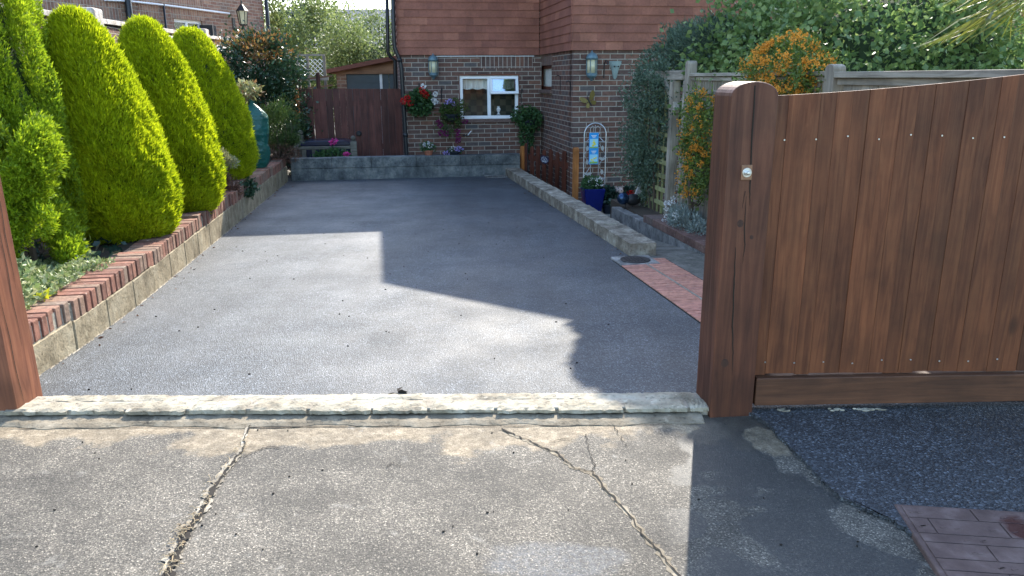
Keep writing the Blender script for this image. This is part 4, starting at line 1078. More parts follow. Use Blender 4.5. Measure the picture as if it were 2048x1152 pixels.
mb.add([(-b, -b, 0), (b, -b, 0), (b, b, 0), (-b, b, 0), (-a, -a, hp), (a, -a, hp), (a, a, hp), (-a, a, hp), (-a+.02, -a+.02, hp), (a-.02, -a+.02, hp), (a-.02, a-.02, hp), (-a+.02, a-.02, hp), (-a+.03, -a+.03, hp-.05), (a-.03, -a+.03, hp-.05), (a-.03, a-.03, hp-.05), (-a+.03, a-.03, hp-.05)],
       [(3, 2, 1, 0), (0, 1, 5, 4), (1, 2, 6, 5), (2, 3, 7, 6), (3, 0, 4, 7), (4, 5, 9, 8), (5, 6, 10, 9), (6, 7, 11, 10), (7, 4, 8, 11), (8, 9, 13, 12), (9, 10, 14, 13), (10, 11, 15, 14), (11, 8, 12, 15), (12, 13, 14, 15)])
mb.build('pot', M_BLUEPOT, bp, bevel=.012, seg=3)
MB().leaves(blob_leaves((0, 0, hp+.05), (.16, .14, .10), 700, .05, .03, 11)).build('foliage', L_GERAN, bp)
MB().leaves(flower_heads([(random.uniform(-.1, .12), random.uniform(-.13, .0), hp+random.uniform(.1, .16)) for _ in range(12)]+[(.03, -.14, hp+.06), (.1, -.12, hp+.05)], 12, .016, .02)).build('blossoms', P_WHITE, bp)
q = pv(1219, 415, 11.0)
dp = thing('planter', 'low dark round pot of leafy greens between blue planter and cat', 'planter', W(q[0]+.0, 11.0, -.58), AL)
MB().lathe([(.09, 0), (.12, .14), (.135, .15), (.135, .165), (.115, .165)], 18).build('pot', M_DARKPOT, dp, smooth=False)
MB().leaves(blob_leaves((0, 0, .26), (.16, .14, .15), 600, .07, .05, 12, droop=.2)).build('foliage', L_DARKG, dp)
q = pv(1236, 408, 10.9)
ct_ = thing('cat_statue', 'pinkish stone cat statue sitting upright by the brick wall', 'statue', W(q[0]+.02, 10.95, -.58), AL)
hc = pv(1236, 371, 10.9)[2]+.58
mb = MB().lathe([(.075, 0), (.085, .04), (.08, .12), (.065, .2), (.052, hc-.15), (.045, hc-.13)], 14, (0, 0, 0), 1, 1.2)
mb.build('body', M_CATSTONE, ct_, smooth=True)
mb = MB().blob((0, -.02, hc-.085), (.062, .058, .055), 12, 8)
for s_ in (1, -1): mb.add([(s_*.018, -.02, hc-.045), (s_*.058, -.02, hc-.06), (s_*.052, -.02, hc), (s_*.036, .01, hc-.05)], [(0, 1, 2), (1, 3, 2), (3, 0, 2), (0, 3, 1)])
mb.blob((0, -.075, hc-.1), (.022, .018, .016), 8, 6); mb.build('head', M_CATSTONE, ct_, smooth=False)
for xa in (-.024, .024): MB().blob((xa, -.072, hc-.075), .008, 6, 4).build('eye', M_IRON, ct_); MB().blob((xa*1.5, -.09, .03), (.025, .04, .03), 8, 6).build('paw', M_CATSTONE, ct_)
# small metal bird ornament standing on the end of the raised-bed wall
qr = pu(1262, 408, UW+.1); vB = vend-.25
rs = thing('metal_bird', 'dark blue metal bird ornament with upright tail standing on the block wall end', 'ornament', W(UW+.13, vB, rwz(vB)+.002), AL+R(10))
k_ = 1.0
MB().blob((-.07, 0, .13), (.075, .06, .072), 14, 10).build('head', plain('blue_metal', (.03, .06, .12), .25, .7, var=.3, sc=20), rs, smooth=True)
MB().blob((.06, 0, .11), (.10, .06, .07), 12, 8).build('body', M_IRON, rs, smooth=True)
MB().prism([(.07, .15), (.1, .13), (.165, .29), (.16, .32), (.14, .3)], -.012, .012, 'y').prism([(.1, .1), (.16, .09), (.17, .2), (.15, .22)], -.01, .01, 'y').build('tail', M_SILVER, rs)
mb = MB()
for x in (-.03, .06): mb.tube([(x, 0, .07), (x-.01, 0, .015), (x-.03, -.01, .004)], .006, 5); mb.tube([(x-.01, 0, .012), (x+.02, .02, .004)], .004, 4); mb.tube([(x-.01, 0, .012), (x+.02, -.03, .004)], .004, 4)
mb.build('legs', M_IRON, rs)
q = pv(1252, 383, 11.2)
rf = thing('flowering_plant', 'small red flowered plant behind the bird ornament', 'plant', W(q[0]+.03, 11.15, -.58), AL)
MB().tube([(0, 0, 0), (0, 0, .3)], .012, 5).build('stem', M_BARK, rf); MB().leaves(blob_leaves((0, 0, .28), (.12, .1, .14), 260, .05, .035, 13)).build('foliage', L_DARKG, rf)
MB().leaves(flower_heads([(-.02, -.08, q[2]+.58), (.03, -.08, q[2]+.575)], 40, .035, .03)).build('blossoms', P_RED, rf)

# ================================================================== RIGHT SIDE FENCE, TRELLIS, SHRUBS
UF = 3.0
fz = 1.43
ff = thing('trellis_fence', 'weathered timber fence with slatted trellis top along the right boundary', 'fence', **HOUSE)
q = pu(1386, 125, UF)
vt0, vt1 = q[1], 6.05        # trellis-topped panel
def fpost(v, zt, w_=.09):
    mb = MB(); n = 6; mb.prism([(v-w_/2, -.5), (v+w_/2, -.5)]+[(v+w_/2*math.cos(math.pi*k/n), zt-.03+.03*math.sin(math.pi*k/n)) for k in range(n+1)], UF-.06, UF+.03, 'x'); return mb
v5 = pu(1676, 130, UF)[1]
fpost(vt0, 1.55).build('post', M_GREYW, ff, bevel=.004); fpost(v5, 1.475, .11).build('post', M_GREYW, ff, bevel=.004); fpost(6.2, 1.47).build('post', M_GREYW, ff, bevel=.004)
mb = MB(); v = vt0-.05
while v > 3.3:
    top_ = 1.10 if v > v5+.1 else 1.385
    if abs(v-v5) > .08: mb.box((UF-.012, v-.088, -.3), (UF+.004, v, top_), random.uniform(-.01, .01))
    v -= .094
mb.build('boards', M_GREYW, ff)
mb = MB()
for z in (1.10, 1.24, 1.36): mb.box((UF-.03, v5+.06, z), (UF+.01, vt0-.04, z+.035))
mb.box((UF-.05, v5+.06, 1.40), (UF+.03, vt0-.04, 1.43))
mb.box((UF-.06, 3.2, 1.386), (UF+.04, v5-.06, 1.425)).box((UF-.03, 3.2, 1.34), (UF-.013, v5-.06, 1.384))
mb.build('rail', M_GREYWX, ff, bevel=.003)
mb = MB(); v = vt0-.08
while v > v5+.1: mb.box((UF-.018, v-.012, 1.135), (UF+.0, v+.012, 1.40)); v -= .062
mb.build('trellis_slats', M_GREYW, ff)
# arbour arch with lattice
a0_, a1_ = pu(1348, 160, UF), pu(1285, 150, UF)
vA, vB_ = pu(1345, 300, UF)[1], pu(1283, 300, UF)[1]
ar = thing('garden_arch', 'weathered timber arch with lattice side half covered by the climber', 'garden arch', **HOUSE)
mb = MB()
for v in (vA, vB_): MB().box((UF-.05, v-.045, -.7), (UF+.04, v+.045, 1.36)).build('post', M_GREYW, ar, bevel=.004)
MB().box((UF-.03, vA-.25, 1.365), (UF+.02, vB_+.35, 1.46)).bar((UF-.01, vA-.1, 1.05), (UF-.01, vA+.25, 1.365), .06, .07).box((UF-.05, vt0+.03, -.6), (UF-.01, vt0+.11, 1.36)).build('beam', M_GREYWX, ar, bevel=.004)
mb = MB(); z = -.28
while z < 1.2: mb.box((UF-.05, vA+.05, z), (UF-.03, vB_-.05, z+.045)); z += .15
v = vA+.08
while v < vB_-.05: mb.box((UF-.029, v-.014, -.32), (UF-.012, v+.014, 1.3)); v += .135
mb.build('lattice', M_GREENW, ar)
# climber over the arch
vm = (vA+vB_)/2+.1
cl = thing('climbing_shrub', 'tall grey-green small-leaved climber covering the timber arch', 'shrub', W(UF+.0, vm-.22, -.55), AL)
mb = MB()
for k in range(5): 
    x = random.uniform(-.2, .3); mb.tube([(0, x*.3, 0), (random.uniform(-.1, .1), x, .9), (random.uniform(-.15, .1), x*1.4, 1.9)], [.018, .013, .006], 6)
mb.build('stem', M_BARK, cl)
cl_ctrs = [((-.06, .25, 1.75), (.20, .62, .30), 4200), ((-.05, .32, 1.25), (.20, .58, .42), 6000), ((-.02, .26, .85), (.15, .40, .30), 2400), ((.0, .36, .5), (.08, .14, .28), 500), ((-.03, -.2, 1.5), (.12, .25, .2), 700)]
mb = MB()
for c, r, n in cl_ctrs: mb.leaves(blob_leaves(c, r, n, .038, .022, 21, .35, .4, clump=46))
mb.build('foliage', L_GREY, cl)
cr = thing('feathery_shrub', 'grey-green feathery shrub billowing above the arch and trellis fence', 'shrub', W(UF+.6, 8.6, -.3), AL)
MB().tube([(0, 0, 0), (.05, 0, 1.2), (0, .1, 1.9)], [.05, .035, .015], 7).build('trunk', M_BARK, cr)
mb = MB()
q = pu(1350, 95, UF+.6); zc = q[2]+.3
for c, r, n in (((0, .05, zc), (.4, .95, .26), 5200), ((-.1, -.5, zc-.05), (.3, .45, .25), 1900), ((0, .55, zc-.08), (.35, .5, .26), 2200)): mb.leaves(blob_leaves(c, r, n, .07, .018, 23, .4, .35, up=.6, clump=60))
mb.build('foliage', L_GREY, cr)
# pyracantha: clipped ball above the fence and a column in front of it
def pyracantha(loc, blobs, berries, label, seed, facing):
    py = thing('pyracantha', label, 'shrub', loc, AL)
    mb = MB()
    for c, r, n in blobs: mb.leaves(blob_leaves(c, r, n, .032, .017, seed, .18, .5, clump=70))
    mb.build('foliage', L_PYRA, py)
    mb = MB(); pts = []
    for c, r, n in blobs:
        k = int(berries*n/sum(b[2] for b in blobs)); D_ = rdir(k*4); D_ = D_[(D_@np.asarray(facing)) > -.1][:k]
        msk = np.sin(D_@np.array([3.1, 2.2, 4.0])*2.1+seed) > -.35; D_ = D_[msk]
        P = np.asarray(c)+D_*np.asarray(r)*lump(D_, 5, .18, seed)[:, None]*1.0; pts.append(P)
    P = np.concatenate(pts); N = len(P); C = np.repeat(P, 10, 0)+RNG.normal(size=(N*10, 3))*.017
    mb.leaves(leaf_quads(C, rdir(len(C)), .016, .016, 1.0)).leaves(leaf_quads(C, rdir(len(C)), .016, .016, 1.0))
    mb.build('berries', P_ORANGE, py)
    b0, r0_, _ = blobs[0]
    mb = MB(); limbs(mb, (0, 0, 0), b0, (r0_[0]*.7, r0_[1]*.7, .3), 7, .03); mb.build('stem', M_BARK, py)
    return py
q = pu(1578, 135, UF)
pyracantha(W(UF-.02, q[1], -.1), [((0, 0, q[2]+.06), (.25, .52, .25), 6200), ((-.02, -.05, q[2]-.12), (.25, .48, .22), 3600)], 400, 'clipped ball of orange-berried firethorn on top of the fence', 31, (-.6, -.5, .6))
q = pu(1390, 300, UF-.18)
pyracantha(W(UF-.16, q[1], -.1), [((0, 0, q[2]+.30), (.13, .33, .32), 2600), ((.02, -.05, q[2]-.1), (.12, .28, .30), 1900), ((0, .18, q[2]-.05), (.1, .16, .36), 900)], 170, 'narrow orange-berried firethorn trained against the fence behind the gate post', 33, (-.8, -.5, .2))
# silver plant in bed
q = pu(1368, 448, UF-.2)
sp_ = thing('silver_plant', 'silvery leafed plant with white flower heads in the raised bed', 'plant', W(q[0], q[1], -.09), AL)
mb = MB()
for _ in range(16): 
    a = random.uniform(0, 6.28); mb.tube([(0, 0, 0), (.08*math.cos(a), .15*math.sin(a), .12), (.12*math.cos(a), .25*math.sin(a), .22)], .004, 4)
mb.build('stem', L_SILV, sp_)
MB().leaves(blob_leaves((0, 0, .14), (.15, .30, .14), 1900, .045, .012, 41, .3, .2, up=.5)).leaves(blob_leaves((0, -.38, .1), (.1, .18, .1), 600, .045, .012, 42, .3, .2, up=.5)).build('foliage', L_SILV, sp_)
MB().leaves(flower_heads([(random.uniform(-.15, -.02), random.uniform(-.2, .36), random.uniform(.05, .34)) for _ in range(14)], 16, .016, .018)).build('blossoms', P_WHITE, sp_)
# big ivy mound beyond the fence
iv = thing('ivy_hedge', 'huge leafy ivy mound rising behind the right-hand fence', 'hedge', W(4.85, 7.0, -.3), AL)
mb = MB()
for c, r, n in (((0, 0, 1.55), (1.4, 1.0, 1.25), 28000), ((-1.05, .7, 1.6), (.7, .8, .9), 9000), ((.75, -.2, 1.3), (.85, .8, .6), 9000)):
    mb.leaves(blob_leaves(c, r, n, .062, .052, 51, .15, .8, droop=.45, clump=190))
mb.build('foliage', L_IVY, iv)
MB().blob((0, 0, 1.5), (1.1, .65, .95), 20, 12).blob((-1.05, .7, 1.5), (.45, .5, .6), 14, 10).blob((.75, -.1, 1.25), (.6, .5, .4), 14, 10).build('dark_core', plain('ivy_shade', (.03, .05, .02), .95, var=.3, sc=20), iv)  # added dark solids: the hedge's inner shade as colour, closing bright gaps
mb = MB()
for k in range(9): a = k*.7; mb.tube([(0, 0, 0), (.5*math.cos(a), .3*math.sin(a), .9), (1.3*math.cos(a), .6*math.sin(a), 2.0)], [.05, .035, .012], 6)
mb.build('stem', M_BARK, iv)
# tree rising out of the hedge; its crown is above the picture and shades the drive
tz = thing('garden_tree', 'leafy tree behind the ivy hedge that shades the near right of the drive', 'tree', (3.28, 9.6, -.4), 0)
mb = MB(); limbs(mb, (.35, 0, 0), (-.6, -.1, 4.6), (.9, .7, .5), 9, .07); mb.tube([(0, 0, 3), (-.6, -.2, 4.2), (-1.2, -.4, 4.6)], [.05, .035, .015], 6); mb.build('trunk', M_BARK, tz)
# palm at the upper right corner
pm = thing('palm_tree', 'palm whose narrow yellow-green fronds hang into the top right corner', 'palm', (3.40, 4.85, -.25), 0)
MB().tube([(0, 0, 0), (.03, 0, 1.0), (0, 0, 2.15)], [.12, .10, .09], 10).build('trunk', M_BARK, pm)
mb = MB()
for k in range(24):
    a = R(360*k/24+random.uniform(-8, 8)); el = random.uniform(.1, 1.1); L_ = random.uniform(.7, .95)
    P0 = np.array([0, 0, 2.2]); hd = np.array([math.cos(a), math.sin(a), 0])
    stem = [P0+hd*L_*.5*s_*math.cos(el*.6)+np.array([0, 0, L_*(.5*s_*math.sin(el)-.22*s_*s_)]) for s_ in np.linspace(0, 1, 5)]
    mb.tube([Vector(p) for p in stem], [.012, .01, .008, .007, .006], 4)
    tip = stem[-1]; side = np.array([-hd[1], hd[0], 0]); n = 18
    ang = np.linspace(-1.25, 1.25, n)
    dr = hd[None]*np.cos(ang)[:, None]+side[None]*np.sin(ang)[:, None]+np.array([0, 0, -.55])[None]
    mb.leaves(leaf_quads(np.repeat(tip[None], n, 0), dr, .50, .015, .3))
mb.build('fronds', L_PALM, pm)
# next house along on the right
nh = thing('tiled_house', 'red tile-hung house beyond the hedge at the right edge', 'house', W(9.4, 13.6, -.6), AL)
mb = MB(); tiles(mb, (0, 0), (1, 0), 6, 1.0, 5.4, (0, -1)); tiles(mb, (0, 5), (0, -1), 5, 1.0, 5.4, (-1, 0)); mb.build('hung_tiles', M_TILE, nh)
MB().box((0, .002, -.3), (6, 6, 5.4)).build('wall', M_HBRICK, nh)
MB().prism([(-.3, 5.4), (6.3, 5.4), (3, 7.2)], -.3, 6.3, 'y').build('roof', M_ROOF, nh)

# ================================================================== LEFT BED: CONIFERS
CONE = [(0, .66), (.05, .86), (.13, .98), (.22, 1.0), (.39, .955), (.55, .85), (.71, .69), (.83, .53), (.91, .40), (.97, .25), (1, .08)]
def cone_r(tt): return np.interp(tt, [a for a, b in CONE], [b for a, b in CONE])
def sprays(P, out, L, Wd, k=3, up=.75, jit=.35):
    A = []
    for _ in range(k):
        d = unit(out*.75+np.array([0, 0, up])+RNG.normal(size=P.shape)*jit)
        A.append(leaf_quads(P+RNG.normal(size=P.shape)*.008, d, L*RNG.uniform(.55, 1.25, len(P)), Wd*RNG.uniform(.7, 1.3, len(P)), .15))
    return np.concatenate(A)
def conifer(px, py, zb, ytop, rad, lean, n, label, seed):
    q = pz(px, py, zb); wq = W(q[0], q[1], zb)
    # height from where its tip stands
    lo, hi = .5, 4
    for _ in range(40):
        mid = (lo+hi)/2; p = np.array([wq[0]+lean[0], wq[1]+lean[1], zb+mid])-CO
        if 576-FPX*(p@u_)/(p@f_) > ytop: lo = mid
        else: hi = mid
    H = lo
    t_ = thing('conifer', label, 'conifer', wq, 0, 'clipped golden conifers along the left wall')
    MB().tube([(0, 0, -.05), (lean[0]*.5, lean[1]*.5, H*.5), (lean[0]*.9, lean[1]*.9, H*.9)], [.05, .035, .01], 8).build('trunk', M_BARK, t_)
    N = n; tt = RNG.uniform(0, 1, int(N*2.2)); tt = tt[RNG.uniform(0, 1, len(tt)) < cone_r(tt)+.05][:N]; N = len(tt)
    a = RNG.uniform(0, 2*math.pi, N)
    lum = 1+.018*np.sin(a*4+tt*7+seed)+.018*np.sin(a*9-tt*17+seed*2)+.02*np.sin(a*3+tt*23+seed)+.02*np.sin(a*17+tt*41)+.015*np.sin(a*31-tt*67)
    hole = np.sin(a*7+tt*19+seed*3)*np.sin(a*3-tt*11+seed) ; lum = lum-np.where(hole > .86, .08, 0)
    dep = 1-np.abs(RNG.normal(size=N))*.06
    r = rad*cone_r(tt)*lum*dep
    P = np.stack([r*np.cos(a)+lean[0]*tt, r*np.sin(a)+lean[1]*tt, H*tt*.985], 1)
    o_ = np.stack([np.cos(a), np.sin(a), .25+.6*tt], 1)
    MB().leaves(sprays(P, unit(o_), .046, .0088, 4, .7, .38)).build('crown', L_GOLD, t_)
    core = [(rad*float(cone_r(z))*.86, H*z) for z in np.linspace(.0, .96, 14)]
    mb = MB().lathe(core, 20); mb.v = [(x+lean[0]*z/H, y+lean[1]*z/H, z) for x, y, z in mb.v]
    mb.build('dark_core', L_DKCORE, t_)
    return t_
conifer(256, 472, .21, 14, .43, (-.19, 0), 40000, 'largest clipped golden conifer, nearest of the three rounded cones', 1)
conifer(357, 423, .19, 34, .45, (-.13, .02), 34000, 'middle clipped golden conifer between two others', 2)
conifer(432, 361, .17, 54, .53, (-.13, 0), 30000, 'farthest clipped golden conifer, beside the green wrapped plant', 3)
# upright thuja with vertical plumes at the left edge
q = pz(30, 520, .2); wq = W(q[0]-.14, q[1]+.25, .2)
tj = thing('thuja', 'upright feathery yellow-green thuja at the left edge of the picture', 'conifer', wq, 0)
MB().tube([(0, 0, -.05), (0, 0, 1.2), (-.05, 0, 2.3)], [.06, .05, .015], 8).build('trunk', M_BARK, tj)
mb = MB()
for k in range(105):
    a = k*2.39996; zz = .4+2.2*((k*.7548+.13*math.sin(k*5.1)) % 1.0); rr = .52*(1-.62*max(0, (zz-.9)/1.7))*random.uniform(.82, 1.05); ph = random.uniform(.7, 1.1); pr = random.uniform(.05, .075)
    n = 620; u_r = RNG.uniform(0, 1, n); an = RNG.uniform(0, 6.28, n); pp = np.sin(np.pi*np.clip(u_r*.93+.07, 0, 1))**.7*pr
    c = np.stack([rr*math.cos(a)*(1-.18*u_r)+pp*np.cos(an), rr*math.sin(a)*(1-.18*u_r)+pp*np.sin(an), zz-.25+ph*u_r], 1)
    o_ = np.stack([np.cos(an)+.6*math.cos(a), np.sin(an)+.6*math.sin(a), .5+0*an], 1)
    mb.leaves(sprays(c, unit(o_), .030, .0085, 3, .7, .4))
mb.build('crown', L_THUJA, tj)
MB().lathe([(.15, .35), (.34, .6), (.34, 1.1), (.18, 1.8), (.04, 2.4)], 16).build('dark_core', L_DKCORE, tj)
q = pz(95, 545, .2)
dc = thing('dwarf_conifer', 'loose lime-green dwarf conifer at the foot of the tall thuja', 'conifer', W(q[0]-.13, q[1]+.14, .18), 0)
MB().tube([(0, 0, 0), (0, 0, .5)], [.03, .012], 7).build('trunk', M_BARK, dc)
mb = MB()
for k in range(44):
    a = k*2.39996; zz = .08+.85*((k*.7548+.13*math.sin(k*5.1)) % 1.0); rr = .27*random.uniform(.6, 1.1)*(1-.35*zz); n = 330
    an = rdir(n); c = np.array([rr*math.cos(a), rr*math.sin(a), zz])+an*np.array([.09, .09, .1])*RNG.uniform(.4, 1, (n, 1))*[1, 1, 1.25]
    mb.leaves(sprays(c, unit(an+np.array([math.cos(a), math.sin(a), .3])), .034, .010, 4, .4, .45))
mb.build('crown', L_THUJA, dc)
# topiary between the cones
q = pz(452, 395, .17)
tpy = thing('topiary', 'small straggly grey-topped shrub on bare stems between the conifers', 'shrub', W(q[0]-.06, q[1]+.1, .15), 0)
mb = MB()
for k in range(6): a = k*1.1; mb.tube([(0, 0, 0), (.06*math.cos(a), .06*math.sin(a), .2), (.12*math.cos(a), .1*math.sin(a), .36)], [.012, .009, .005], 5)
mb.build('stem', M_BARK, tpy)
MB().leaves(blob_leaves((0, 0, .40), (.17, .15, .10), 1600, .045, .014, 61, .3, .3, up=.7)).build('foliage', leafmat('straw_green_tips', (.12, .13, .05), (.26, .26, .12), (.42, .4, .22), .3), tpy)
MB().leaves(blob_leaves((0, 0, .2), (.13, .12, .12), 600, .05, .012, 62, .3, .1)).build('dead_foliage', L_BUNCH, tpy)
q = pz(455, 382, .17)
br_ = thing('red_grass_plant', 'reddish brown strappy plant on the wall edge between conifers', 'plant', W(q[0]+.05, q[1]-.15, .16), 0)
d = rdir(160); d[:, 2] = np.abs(d[:, 2])+.2
MB().leaves(leaf_quads(np.zeros((160, 3))+RNG.normal(size=(160, 3))*.03, d, .2, .012, .4)).build('leaves', L_BUNCH, br_)
q = pz(498, 372, .17)
dg_ = thing('ivy_clump', 'dark green ivy clump spilling over the wall beside the last conifer', 'plant', W(q[0]+.05, q[1]-.1, .13), 0)
MB().leaves(blob_leaves((-.06, 0, .03), (.10, .17, .09), 420, .045, .035, 63, .3, .3, droop=.6)).build('foliage', L_SHRUB, dg_)
# green wrapped plant
q = pz(522, 338, .16)
bg = thing('wrapped_plant', 'plant wrapped in a shiny teal green sheet with leaves at the top', 'covered plant', W(q[0]-.06, q[1]+.1, .14), 0)
zb0 = .14; ht = .90
prof = [(.09, 0), (.15, .05), (.185, .16), (.20, .3), (.175, .38), (.195, .46), (.215, .58), (.19, .66), (.20, .74), (.12, .85), (.045, .92), (.03, .94), (.06, .98)]
mb = MB(); n = 28; vs = []
for i, (r, z) in enumerate(prof):
    for k in range(n):
        a = 2*math.pi*k/n; rr = r*(1+.06*math.sin(3*a+i*.9)+.05*math.sin(7*a-i*1.7)+random.uniform(-.025, .025)); vs.append((rr*math.cos(a), rr*math.sin(a), z+.02*math.sin(2*a+i)))
mb.add(vs, [(i*n+k, i*n+(k+1) % n, (i+1)*n+(k+1) % n, (i+1)*n+k) for i in range(len(prof)-1) for k in range(n)]+[tuple(range(n))[::-1], tuple((len(prof)-1)*n+k for k in range(n))])
o = mb.build('sheet', M_TEAL, bg, smooth=True); ss = o.modifiers.new('sub', 'SUBSURF'); ss.levels = 1; ss.render_levels = 2
MB().leaves(blob_leaves((-.06, 0, 1.08), (.19, .16, .13), 320, .07, .04, 64, .3, .2)).build('foliage', leafmat('pale_mixed_leaves', (.20, .06, .03), (.16, .22, .07), (.4, .42, .22), .3), bg)
# rosemary-like bush
q = pz(568, 325, .1)
ro = thing('needle_bush', 'dark green needle-leaved bush at the far end of the left bed', 'shrub', W(q[0]-.08, q[1]+.2, .06), 0)
mb = MB()
for k in range(9): a = k*.7; mb.tube([(0, 0, 0), (.15*math.cos(a), .15*math.sin(a), .25), (.25*math.cos(a), .25*math.sin(a), .6)], [.012, .01, .005], 5)
mb.build('stem', M_BARK, ro)
MB().leaves(blob_leaves((0, 0, .58), (.36, .36, .38), 5200, .07, .010, 65, .3, .3, up=.8, clump=60)).build('foliage', L_ROSE, ro)
MB().leaves(blob_leaves((.05, -.1, .2), (.3, .3, .14), 900, .06, .010, 66, .3, .3, droop=.3)).build('dead_foliage', L_BUNCH, ro)
# photinia-like big shrub
q = pv(540, 215, 14.6)
ph = thing('photinia', 'big dark glossy shrub with orange-red young leaves on its crown', 'shrub', W(q[0]-.15, 14.9, -.2), AL)
mb = MB(); limbs(mb, (0, 0, 0), (0, 0, 2.3), (.5, .5, .6), 10, .05); mb.build('trunk', M_BARK, ph)
mb = MB()
for c, r, n in (((0, 0, 1.75), (.62, .6, .55), 5200), ((.1, 0, 1.1), (.58, .55, .7), 5200), ((.15, 0, .5), (.5, .5, .5), 2500)): mb.leaves(blob_leaves(c, r, n, .075, .042, 71, .25, .5, clump=90))
mb.build('foliage', L_SHRUB, ph)
MB().leaves(blob_leaves((-.05, -.05, 2.12), (.55, .5, .24), 1500, .07, .035, 72, .3, .4, up=.5, clump=26)).leaves(blob_leaves((.0, -.55, 1.35), (.12, .1, .08), 60, .06, .03, 73)).build('young_leaves', L_RED, ph)

# ground cover at the foot of the conifers
mb = MB()
def carpet(u0, u1, v0, v1, n, L, Wd, zb, hh):
    P = np.stack([RNG.uniform(u0, u1, n), RNG.uniform(v0, v1, n), np.zeros(n)], 1)
    hgt = hh*(.5+.5*np.sin(P[:, 0]*7+P[:, 1]*5)); P[:, 2] = zb+np.abs(RNG.normal(size=n))*.5*hgt+.01
    d = rdir(n); d[:, 2] = np.abs(d[:, 2])*.7+.15; return leaf_quads(P, d, L*RNG.uniform(.6, 1.3, n), Wd*RNG.uniform(.7, 1.3, n))
o = MB().leaves(carpet(-2.35, -1.88, 3.75, 4.6, 1700, .042, .024, .20, .17)).leaves(carpet(-2.6, -1.97, 4.5, 5.45, 2200, .042, .024, .21, .2))  .leaves(carpet(-2.05, -1.85, 3.6, 5.2, 1100, .034, .02, .255, .03)).leaves(carpet(-2.0, -1.8, 5.0, 5.3, 160, .028, .016, .235, .03)).build('ground_cover', L_VARI, rot=AL)
tag(o, 'variegated low ground cover leaves in the near left bed', 'ground cover', kind='stuff')
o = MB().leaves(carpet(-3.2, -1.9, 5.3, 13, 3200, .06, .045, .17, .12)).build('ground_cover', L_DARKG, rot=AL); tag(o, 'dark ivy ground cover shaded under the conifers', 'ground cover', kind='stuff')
q = pz(205, 465, .22)
hp_ = thing('broadleaf_plant', 'dark broad-leaved plant in shade between thuja and first conifer', 'plant', W(q[0], q[1]-.05, .2), 0)
MB().leaves(blob_leaves((0, 0, .14), (.2, .2, .16), 260, .10, .08, 75, .3, .3)).build('foliage', L_DARKG, hp_)
for (x, y, lb) in ((88, 598, 'single bright yellow-green leaf seedling near the left gate post'), (150, 512, 'pale seedling with few upright leaves beside the dwarf conifer')):
    q = pz(x, y, .26); sd_ = thing('seedling', lb, 'plant', W(q[0], q[1], .21), 0); d = rdir(7); d[:, 2] = .35+np.abs(d[:, 2])*.4
    MB().leaves(leaf_quads(np.zeros((7, 3))+[0, 0, .05], d, .07, .04, .3)).tube([(0, 0, 0), (0, 0, .055)], .003, 4).build('leaves', P_YELL if x < 100 else L_VARI, sd_)

# ================================================================== LEFT BOUNDARY WALL AND NEIGHBOUR
UB = -3.75
def bz(px, py): return pu(px, py, UB)
bA, bB = bz(92, 17), bz(475, 78)
nwl = thing('boundary_wall', 'brick boundary wall with pale sloping coping behind the conifers', 'wall', **HOUSE)
v0_, v1_ = 4.0, bB[1]+1
def ctop(v): return bA[2]+(bB[2]-bA[2])*(v-bA[1])/(bB[1]-bA[1])
mb = MB()
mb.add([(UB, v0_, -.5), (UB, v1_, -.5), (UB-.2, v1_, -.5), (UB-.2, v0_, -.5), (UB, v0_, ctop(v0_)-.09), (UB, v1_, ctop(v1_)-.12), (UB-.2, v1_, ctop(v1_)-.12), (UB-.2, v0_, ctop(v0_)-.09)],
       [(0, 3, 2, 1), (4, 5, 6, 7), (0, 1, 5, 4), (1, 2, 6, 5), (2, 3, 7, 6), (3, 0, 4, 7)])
mb.build('brickwork', M_HBRICK, nwl)  # darker brick chosen so the shade on this face sits in its colour
mb = MB(); v = v0_
while v < v1_:
    v2 = min(v+.6, v1_); a, b = ctop(v), ctop(v2)
    mb.add([(UB+.04, v, a-.085), (UB+.04, v2-.008, b-.085), (UB-.24, v2-.008, b-.085), (UB-.24, v, a-.085), (UB+.04, v, a-.02), (UB+.04, v2-.008, b-.02), (UB-.24, v2-.008, b), (UB-.24, v, a)],
           [(0, 3, 2, 1), (4, 5, 6, 7), (0, 1, 5, 4), (1, 2, 6, 5), (2, 3, 7, 6), (3, 0, 4, 7)]); v = v2
mb.build('coping', M_COPEC, nwl, bevel=.006)
for px, py in ((185, 8), (408, 55)):
    q = bz(px, py); mb = MB(); v = q[1]; mb.box((UB-.25, v-.18, -.4), (UB+.06, v+.18, ctop(v)+.10)); mb.build('pier', M_COPEC, nwl, bevel=.03, seg=2)
# corrugated lean-to lower strip seen between cones
q0, q1 = bz(380, 100), bz(480, 112)
ln = thing('lean_to_roof', 'strip of pale corrugated sheet roof against the boundary wall', 'roof', **HOUSE)
va_, vb_ = 12.5, q1[1]+.6; zc_ = q1[2]
mb = MB(); mb.grid(lambda a, b: (UB+.02+.55*b, va_+(vb_-va_)*a, zc_+.16-.22*b+.012*math.sin(a*260)), 240, 2); mb.build('sheet', M_COPEC, ln)
mb = MB(); v = va_
while v < vb_: mb.box((UB+.5, v, -.3), (UB+.515, v+.11, zc_-.08)); v += .115
mb.build('boards', M_BFENCE, ln)

# neighbour's house: wall running obliquely away on the left
cN = hit(527, 30, np.array([0, 1.0, 0]), 21.0); azN = R(18)
nb = thing('brick_house', 'pale brown brick house with white windows behind the left conifers', 'house', (float(cN[0]), 21.0, -.6), R(90)-azN+R(180))
